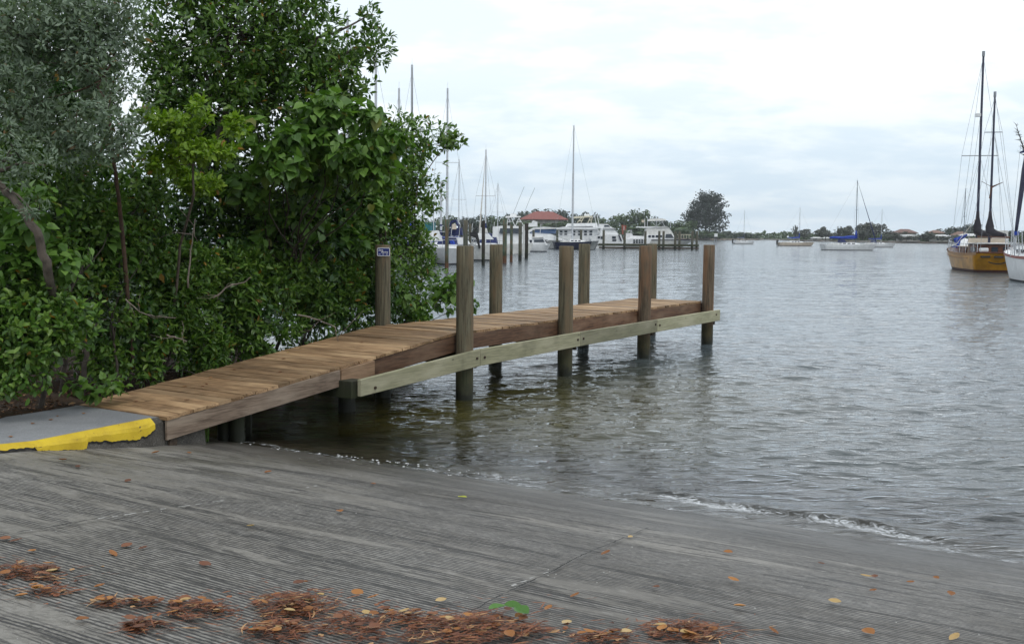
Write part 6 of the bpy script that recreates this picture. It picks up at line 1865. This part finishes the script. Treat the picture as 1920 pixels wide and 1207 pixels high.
# ------------------------------------------------------------------ JOINTS IN THE RAMP
o = ramp_strip('slab_joint', [(872, 1156), (935, 1122), (1040, 1072), (1120, 1032), (1215, 992)], .009, M['tar'], 3, .003, .12); tag(o, 'dark joint line running down the ramp towards the water', 'joint', kind='structure')
o = ramp_strip('slab_joint', [(960, 1104), (1035, 1074)], .013, M['grit'], 5, .008, .55); tag(o, 'short run of pale grit in the ramp joint', 'grit', kind='stuff')
o = ramp_strip('slab_joint', [(0, 1006), (90, 992), (190, 974)], .014, M['tar'], 4, .003, .2); tag(o, 'faint dark joint at the left edge of the ramp', 'joint', kind='structure')
o = ramp_strip('chalk_line', [(185, 977), (290, 961), (430, 941)], .016, M['grit'], 6, .008, .45); tag(o, 'broken white chalky line across the upper ramp', 'line', kind='structure')
o = ramp_strip('chalk_line', [(545, 923), (600, 913)], .020, M['grit'], 7, .008, .6); tag(o, 'short white streak on the ramp near the water', 'line', kind='structure')

# ------------------------------------------------------------------ WEED HEAPS AND LEAVES ON THE RAMP
def heap(label, px, py, rx, ry, n, seed, hgt=.05, leafy=.16):
    g = np.random.default_rng(seed)
    c0 = at_ramp(px, py)
    V_, Q_, T_ = [], [], []
    base = c0
    def ground(p): return ramp_z(p.dot(U)) + .012
    for _ in range(n):
        a = g.uniform(0, 6.28); rr_ = g.random() ** .6
        x = px + rx * rr_ * math.cos(a) * (1 + .25 * math.sin(3 * a + seed)); y = py + ry * rr_ * math.sin(a) * (1 + .3 * math.sin(2 * a + seed * 1.7))
        if g.random() < .24: x = px + g.normal(0, rx * .95); y = py + g.normal(0, ry * 1.0); rr_ = 1.0
        if vnoise(np.array([x * .07]), np.array([y * .16]), seed)[0] < -.25 and g.random() < .75: continue
        p = at_ramp(x, y); lift = hgt * max(0, 1 - rr_) * g.random() + .002
        th = g.normal(0, .75); l = g.uniform(.03, .13)
        if g.random() < leafy:
            l = g.uniform(.025, .05); w = l * .32
        else: w = g.uniform(.0016, .0045)
        d = Vector((math.cos(th), math.sin(th) * .9, 0)); s = Vector((-d.y, d.x, 0)).normalized()
        tv = g.random(); tlt = g.uniform(-.3, .5); k = 4; cv = g.uniform(-.5, .5)
        b = len(V_)
        for i in range(k + 1):
            f = i / k - .5
            q = p + d * (l * f) + s * (cv * l * (f * f))
            q.z = ground(q) + lift + abs(tlt) * l * (f + .5) * .5
            ww = w * (1 - (2 * f) ** 2 * .85)
            s2 = (s + Vector((0, 0, g.uniform(-.4, .4)))) * ww
            V_ += [tuple(q - s2 - base), tuple(q + s2 - base)]
        for i in range(k): Q_.append((b + 2 * i, b + 2 * i + 1, b + 2 * i + 3, b + 2 * i + 2)); T_.append(tv)
    o = np_mesh('weed_heap', np.array(V_), np.array(Q_), M['weed'], attr={'tint': ('FACE', T_)})
    o.location = base
    return tag(o, label, None, 'heaps of brown weed washed up on the ramp', 'stuff')
HP = [('long heap of brown weed and leaves at the left edge of the ramp', 50, 1078, 68, 17, 520, .05),
      ('small scatter of brown weed just below the left edge heap', 95, 1114, 40, 10, 120, .02),
      ('thin trail of brown weed right of the left edge heaps', 245, 1136, 72, 6, 200, .02),
      ('flat brown weed clump at the end of the thin trail', 368, 1148, 62, 19, 420, .04),
      ('tallest rounded heap of reddish weed and leaves left of centre', 545, 1142, 76, 25, 900, .08),
      ('small separate weed clump low at left', 268, 1181, 36, 12, 230, .04),
      ('dark weed clump with a folded leaf below the tallest heap', 525, 1186, 62, 15, 380, .05),
      ('weed scatter between the tallest heap and the bottom centre heap', 660, 1178, 55, 26, 420, .04),
      ('straw-coloured and brown weed clump left of the big bottom heap', 765, 1163, 62, 12, 300, .04),
      ('big low heap of brown weed at the bottom centre', 880, 1184, 135, 26, 1500, .06),
      ('reddish weed clump at the bottom right of centre', 1288, 1188, 90, 16, 620, .06),
      ('dark red weed scatter at the bottom between the two larger heaps', 1130, 1202, 60, 10, 200, .03)]
for i, (lab, px, py, rx, ry, n, h) in enumerate(HP): heap(lab, px, py, rx, ry, n, 300 + i, h)

LF = {}
def fallen_mesh(kind, seed, m):
    g = random.Random(seed); L = .07; W = .032
    if kind == 'round': L, W = .06, .05
    vs, fs = [], []
    n = 6; curl = g.uniform(.05, .25)
    for i in range(n + 1):
        f = i / n; w = W / 2 * math.sin(math.pi * min(.03 + f * .95, 1)) ** .7
        z = curl * L * (2 * f - 1) ** 2 * .5 + g.uniform(-.001, .001)
        vs += [((f - .5) * L, -w, z + .35 * w), ((f - .5) * L, 0, z), ((f - .5) * L, w, z + .35 * w)]
    for i in range(n):
        a = 3 * i; fs += [(a, a + 3, a + 4, a + 1), (a + 1, a + 4, a + 5, a + 2)]
    me = bpy.data.meshes.new('fallen_leaf'); me.from_pydata(vs, [], fs); me.materials.append(m); me.update(); return me
M['leaf_orange'] = leaf_mat('fallen_orange_leaf', (.20, .075, .02), (.30, .12, .03), (.40, .18, .05), .6, .1, odd_share=0)
M['leaf_brown'] = leaf_mat('fallen_brown_leaf', (.10, .04, .02), (.16, .06, .03), (.22, .09, .04), .6, .1, odd_share=0)
M['leaf_yellow'] = leaf_mat('fallen_yellow_leaf', (.40, .26, .10), (.44, .30, .12), (.48, .34, .16), .5, .1, odd_share=0)
M['leaf_lime'] = leaf_mat('fallen_lime_leaf', (.40, .42, .05), (.42, .45, .06), (.45, .46, .08), .5, .1, odd_share=0)
M['leaf_green'] = leaf_mat('fallen_green_leaf', (.06, .16, .02), (.07, .19, .03), (.08, .2, .03), .45, .2, odd_share=0)
FM = {k: [fallen_mesh('long' if i % 2 else 'round', 400 + i, M[k]) for i in range(3)] for k in ('leaf_orange', 'leaf_brown', 'leaf_yellow')}
FM['leaf_lime'] = [fallen_mesh('long', 410, M['leaf_lime'])]; FM['leaf_green'] = [fallen_mesh('round', 411, M['leaf_green'])]
def fallen(px, py, k, label, s=1.0, seed=0, lift=.0, group=None):
    p = at_ramp(px, py); g = random.Random(px * 7 + py + seed)
    o = bpy.data.objects.new('fallen_leaf', g.choice(FM[k])); COL.objects.link(o)
    o.location = (p.x, p.y, ramp_z(p.dot(U)) + .016 + lift); o.rotation_euler = (g.uniform(-.2, .2), g.uniform(-.2, .2), g.uniform(-1.2, 1.2)); o.scale = (s, s, s)
    tag(o, label, 'leaf', group)
fallen(867, 935, 'leaf_lime', 'bright yellow-green leaf lying alone on the wet ramp near the water', 1.5)
for (px, py) in ((932, 1163), (962, 1160), (978, 1169)): fallen(px, py, 'leaf_green', 'fresh green leaf on top of the big bottom centre weed heap', 1.5, 0, .05, 'green leaves on the bottom centre heap')
def where(px, py):
    col = 'left' if px < 640 else ('middle' if px < 1280 else 'right')
    row = 'upper' if py < 960 else ('central' if py < 1080 else ('lower' if py < 1160 else 'bottom'))
    near = 'near the kerb' if (px < 400 and py < 900) else ('by the joint' if 880 < px < 1240 and 990 < py < 1160 else 'on grooved concrete')
    return '%s %s part of the ramp %s' % (row, col, near)
G1 = 'loose pale yellow leaves on the ramp'
for (px, py, s) in ((1062, 1173, 1.3), (1565, 1133, 1.2), (1624, 1084, 1.1), (1789, 1200, 1.3), (827, 1131, 1.0), (1182, 1010, .7), (470, 990, .9)):
    fallen(px, py, 'leaf_yellow', 'loose pale yellow leaf on the ' + where(px, py), s, 1, 0, G1)
G2 = 'loose orange-brown leaves on the ramp'
for (px, py, s) in ((1136, 1041, 1.4), (1365, 1039, 1.1), (1375, 1091, 1.2), (1387, 1141, 1.1), (1078, 1121, 1.0), (1028, 1145, 1.1), (212, 1043, 1.3), (60, 1038, .9), (670, 1117, 1.2), (700, 1124, 1.0), (1637, 1111, .9), (1783, 1117, 1.0),
                    (1707, 1095, .8), (1450, 1188, 1.0), (1628, 1190, 1.3), (155, 1167, 1.0), (187, 1104, .9), (355, 852, 1.2), (118, 865, 1.2), (292, 851, 1.3), (503, 888, 1.2), (637, 962, 1.1), (570, 1095, .7), (40, 1122, 1.0), (1755, 1087, .8), (1295, 1200, 1.5)):
    fallen(px, py, 'leaf_orange', 'orange-brown leaf on the ' + where(px, py), s, 2, 0, G2)
G3 = 'dark brown leaves on the ramp'
for (px, py, s) in ((238, 1028, 1.2), (268, 1032, 1.0), (560, 1098, 1.1), (572, 1122, 1.0), (240, 905, 1.0), (146, 878, .9), (1640, 1085, .9), (1230, 1105, .8), (700, 910, .8), (1540, 1060, .8), (385, 1063, 1.5), (10, 1015, 1.2), (30, 1018, 1.1)):
    fallen(px, py, 'leaf_brown', 'brown leaf on the ' + where(px, py), s, 3, 0, G3)
# leaves in heaps
g_ = random.Random(9)
G4 = 'orange leaves lying in the weed heaps'
for (lab, px, py, rx, ry, n, h) in HP:
    for _ in range(max(2, int(rx / 7))):
        kk_ = g_.choice(['leaf_orange', 'leaf_orange', 'leaf_brown', 'leaf_brown', 'leaf_orange', 'leaf_orange', 'leaf_brown', 'leaf_brown', 'leaf_yellow'])
        fallen(px + g_.uniform(-.8, .8) * rx, py + g_.uniform(-.7, .7) * ry, kk_, {'leaf_orange': 'orange', 'leaf_brown': 'brown', 'leaf_yellow': 'yellow'}[kk_] + ' leaf in the ' + ' '.join(lab.split()[:12]), g_.uniform(.7, 1.1), g_.randint(0, 99), .02, G4)
# leaves on the dock planks
G5 = 'brown leaves on the dock planks'
for (tt, pp, k) in ((-5.2, 1.0, 'leaf_brown'), (-4.9, .5, 'leaf_brown'), (-4.4, 1.1, 'leaf_orange'), (-4.3, .9, 'leaf_brown'), (-4.2, .95, 'leaf_brown'), (-3.9, 1.2, 'leaf_orange'), (-3.4, 1.3, 'leaf_brown'), (-3.3, .6, 'leaf_brown'), (-2.6, 1.2, 'leaf_brown'), (-2.2, 1.5, 'leaf_yellow'), (-1.9, 1.55, 'leaf_yellow'), (-1.2, 1.0, 'leaf_brown'), (.6, .6, 'leaf_orange')):
    o = bpy.data.objects.new('fallen_leaf', g_.choice(FM[k])); COL.objects.link(o)
    o.location = dk(tt, pp, deck_z(tt) + .008); o.rotation_euler = (0, 0, g_.uniform(0, 6)); o.scale = (.9,) * 3
    tag(o, 'dry leaf lying on the planks of the sloping part of the dock', 'leaf', G5)
G6 = 'leaves on the concrete walkway'
for (px, py) in ((95, 790), (157, 778), (20, 822), (62, 797), (108, 783)):
    p = atz(px, py, .48); o = bpy.data.objects.new('fallen_leaf', g_.choice(FM['leaf_orange'])); COL.objects.link(o); o.location = (p.x, p.y, .497); o.rotation_euler = (0, 0, g_.uniform(0, 6)); o.scale = (.8,) * 3
    tag(o, 'dry leaf lying on the concrete walkway beside the yellow kerb', 'leaf', G6)
# litter under the shrubs
def litter():
    g = np.random.default_rng(77); n = 5200
    tt = g.uniform(-8.5, 0.5, n); pp = 1.5 + g.random(n) ** 1.4 * 2.6 + np.clip(-tt - 5.6, 0, 1) * -.15
    ok = ~((tt > T0 - .1) & (pp < 1.95)); tt, pp = tt[ok], pp[ok]
    hz = land_height(tt, pp) + vnoise(tt * 1.3, pp * 1.3, 8) * .05 + vnoise(tt * 4, pp * 4, 9) * .02
    C_ = np.stack([P1.x + U.x * tt + V.x * pp, P1.y + U.y * tt + V.y * pp, hz + .012], 1)
    d = g.normal(size=C_.shape); d[:, 2] *= .25; d /= np.linalg.norm(d, axis=1)[:, None]
    P_, Q_, ti, _ = make_leaves(g, C_, d, leaf_tpl('quad', .07, .03), 1, .3, .0, up_mix=1.0)
    o = np_mesh('leaf_litter', P_.reshape(-1, 3), Q_.reshape(-1, 4), M['litter'], attr={'tint': ('FACE', ti)})
    tag(o, 'brown leaf litter covering the bank under the shrubs', kind='stuff')
litter()
# shell grit and crumbs on the ramp
def grit():
    g = np.random.default_rng(78); vs, fs = [], []
    for _ in range(230):
        px = g.uniform(0, 1920); py = g.uniform(850, 1205)
        if g.random() < .35: px = g.uniform(380, 900); py = 838 + (px - 380) * .115 + g.uniform(-4, 34)
        p = at_ramp(px, py)
        if p.dot(U) > 9.1: continue
        s = g.uniform(.002, .006); z = ramp_z(p.dot(U)) + .012; b = len(vs)
        for k in range(5):
            a = 2 * math.pi * k / 5 + g.random(); vs.append((p.x + s * math.cos(a), p.y + s * math.sin(a), z))
        vs.append((p.x, p.y, z + s * .8))
        fs += [(b + k, b + (k + 1) % 5, b + 5) for k in range(5)]
    o = pydata('shell_grit', vs, fs, M['grit']); tag(o, 'tiny white shell fragments scattered over the ramp', kind='stuff')
grit()
# small pale floats / foam flecks on the shallow water beside the dock
def flecks():
    g = np.random.default_rng(79); vs, fs = [], []
    for _ in range(75):
        px = g.uniform(440, 900); py = 840 + (px - 440) * .12 + abs(g.normal(0, 9)) - 12
        p = atz(px, py, .012); s = g.uniform(.003, .011); b = len(vs)
        for k in range(6):
            a = math.pi * k / 3; q = s * g.uniform(.6, 1.2); vs.append((p.x + 1.8 * q * math.cos(a), p.y + q * math.sin(a), .010))
        vs.append((p.x, p.y, .016)); fs += [(b + k, b + (k + 1) % 6, b + 6) for k in range(6)]
    o = pydata('foam_flecks', vs, fs, M['white']); tag(o, 'white foam flecks floating along the edge of the shallow water', kind='stuff')
flecks()
mb = MB(); mb.tube([(-.012, 0, 0), (.0, 0, .004), (.012, 0, .0)], [.008, .012, .008], 8)
p_ = at_ramp(471, 1187); tag(mb.build('bottle_cap', M['tealcanvas'], loc=(p_.x, p_.y, p_.z + .02)), 'small teal plastic scrap beside the dark weed clump', 'scrap')


# ------------------------------------------------------------------ AIR
mb = MB(); mb.box(-2950, 2950, -1900, 2950, -4.0, 45)
hz_ = NT('thin_sea_haze'); hz_.out
pv = hz_.new('ShaderNodeVolumePrincipled'); pv.inputs['Density'].default_value = .00016; pv.inputs['Color'].default_value = (.90, .94, .98, 1)
hz_.l.new(pv.outputs[0], hz_.out.inputs['Volume'])
tag(mb.build('haze', hz_.m), 'thin pale air over the bay', kind='stuff')
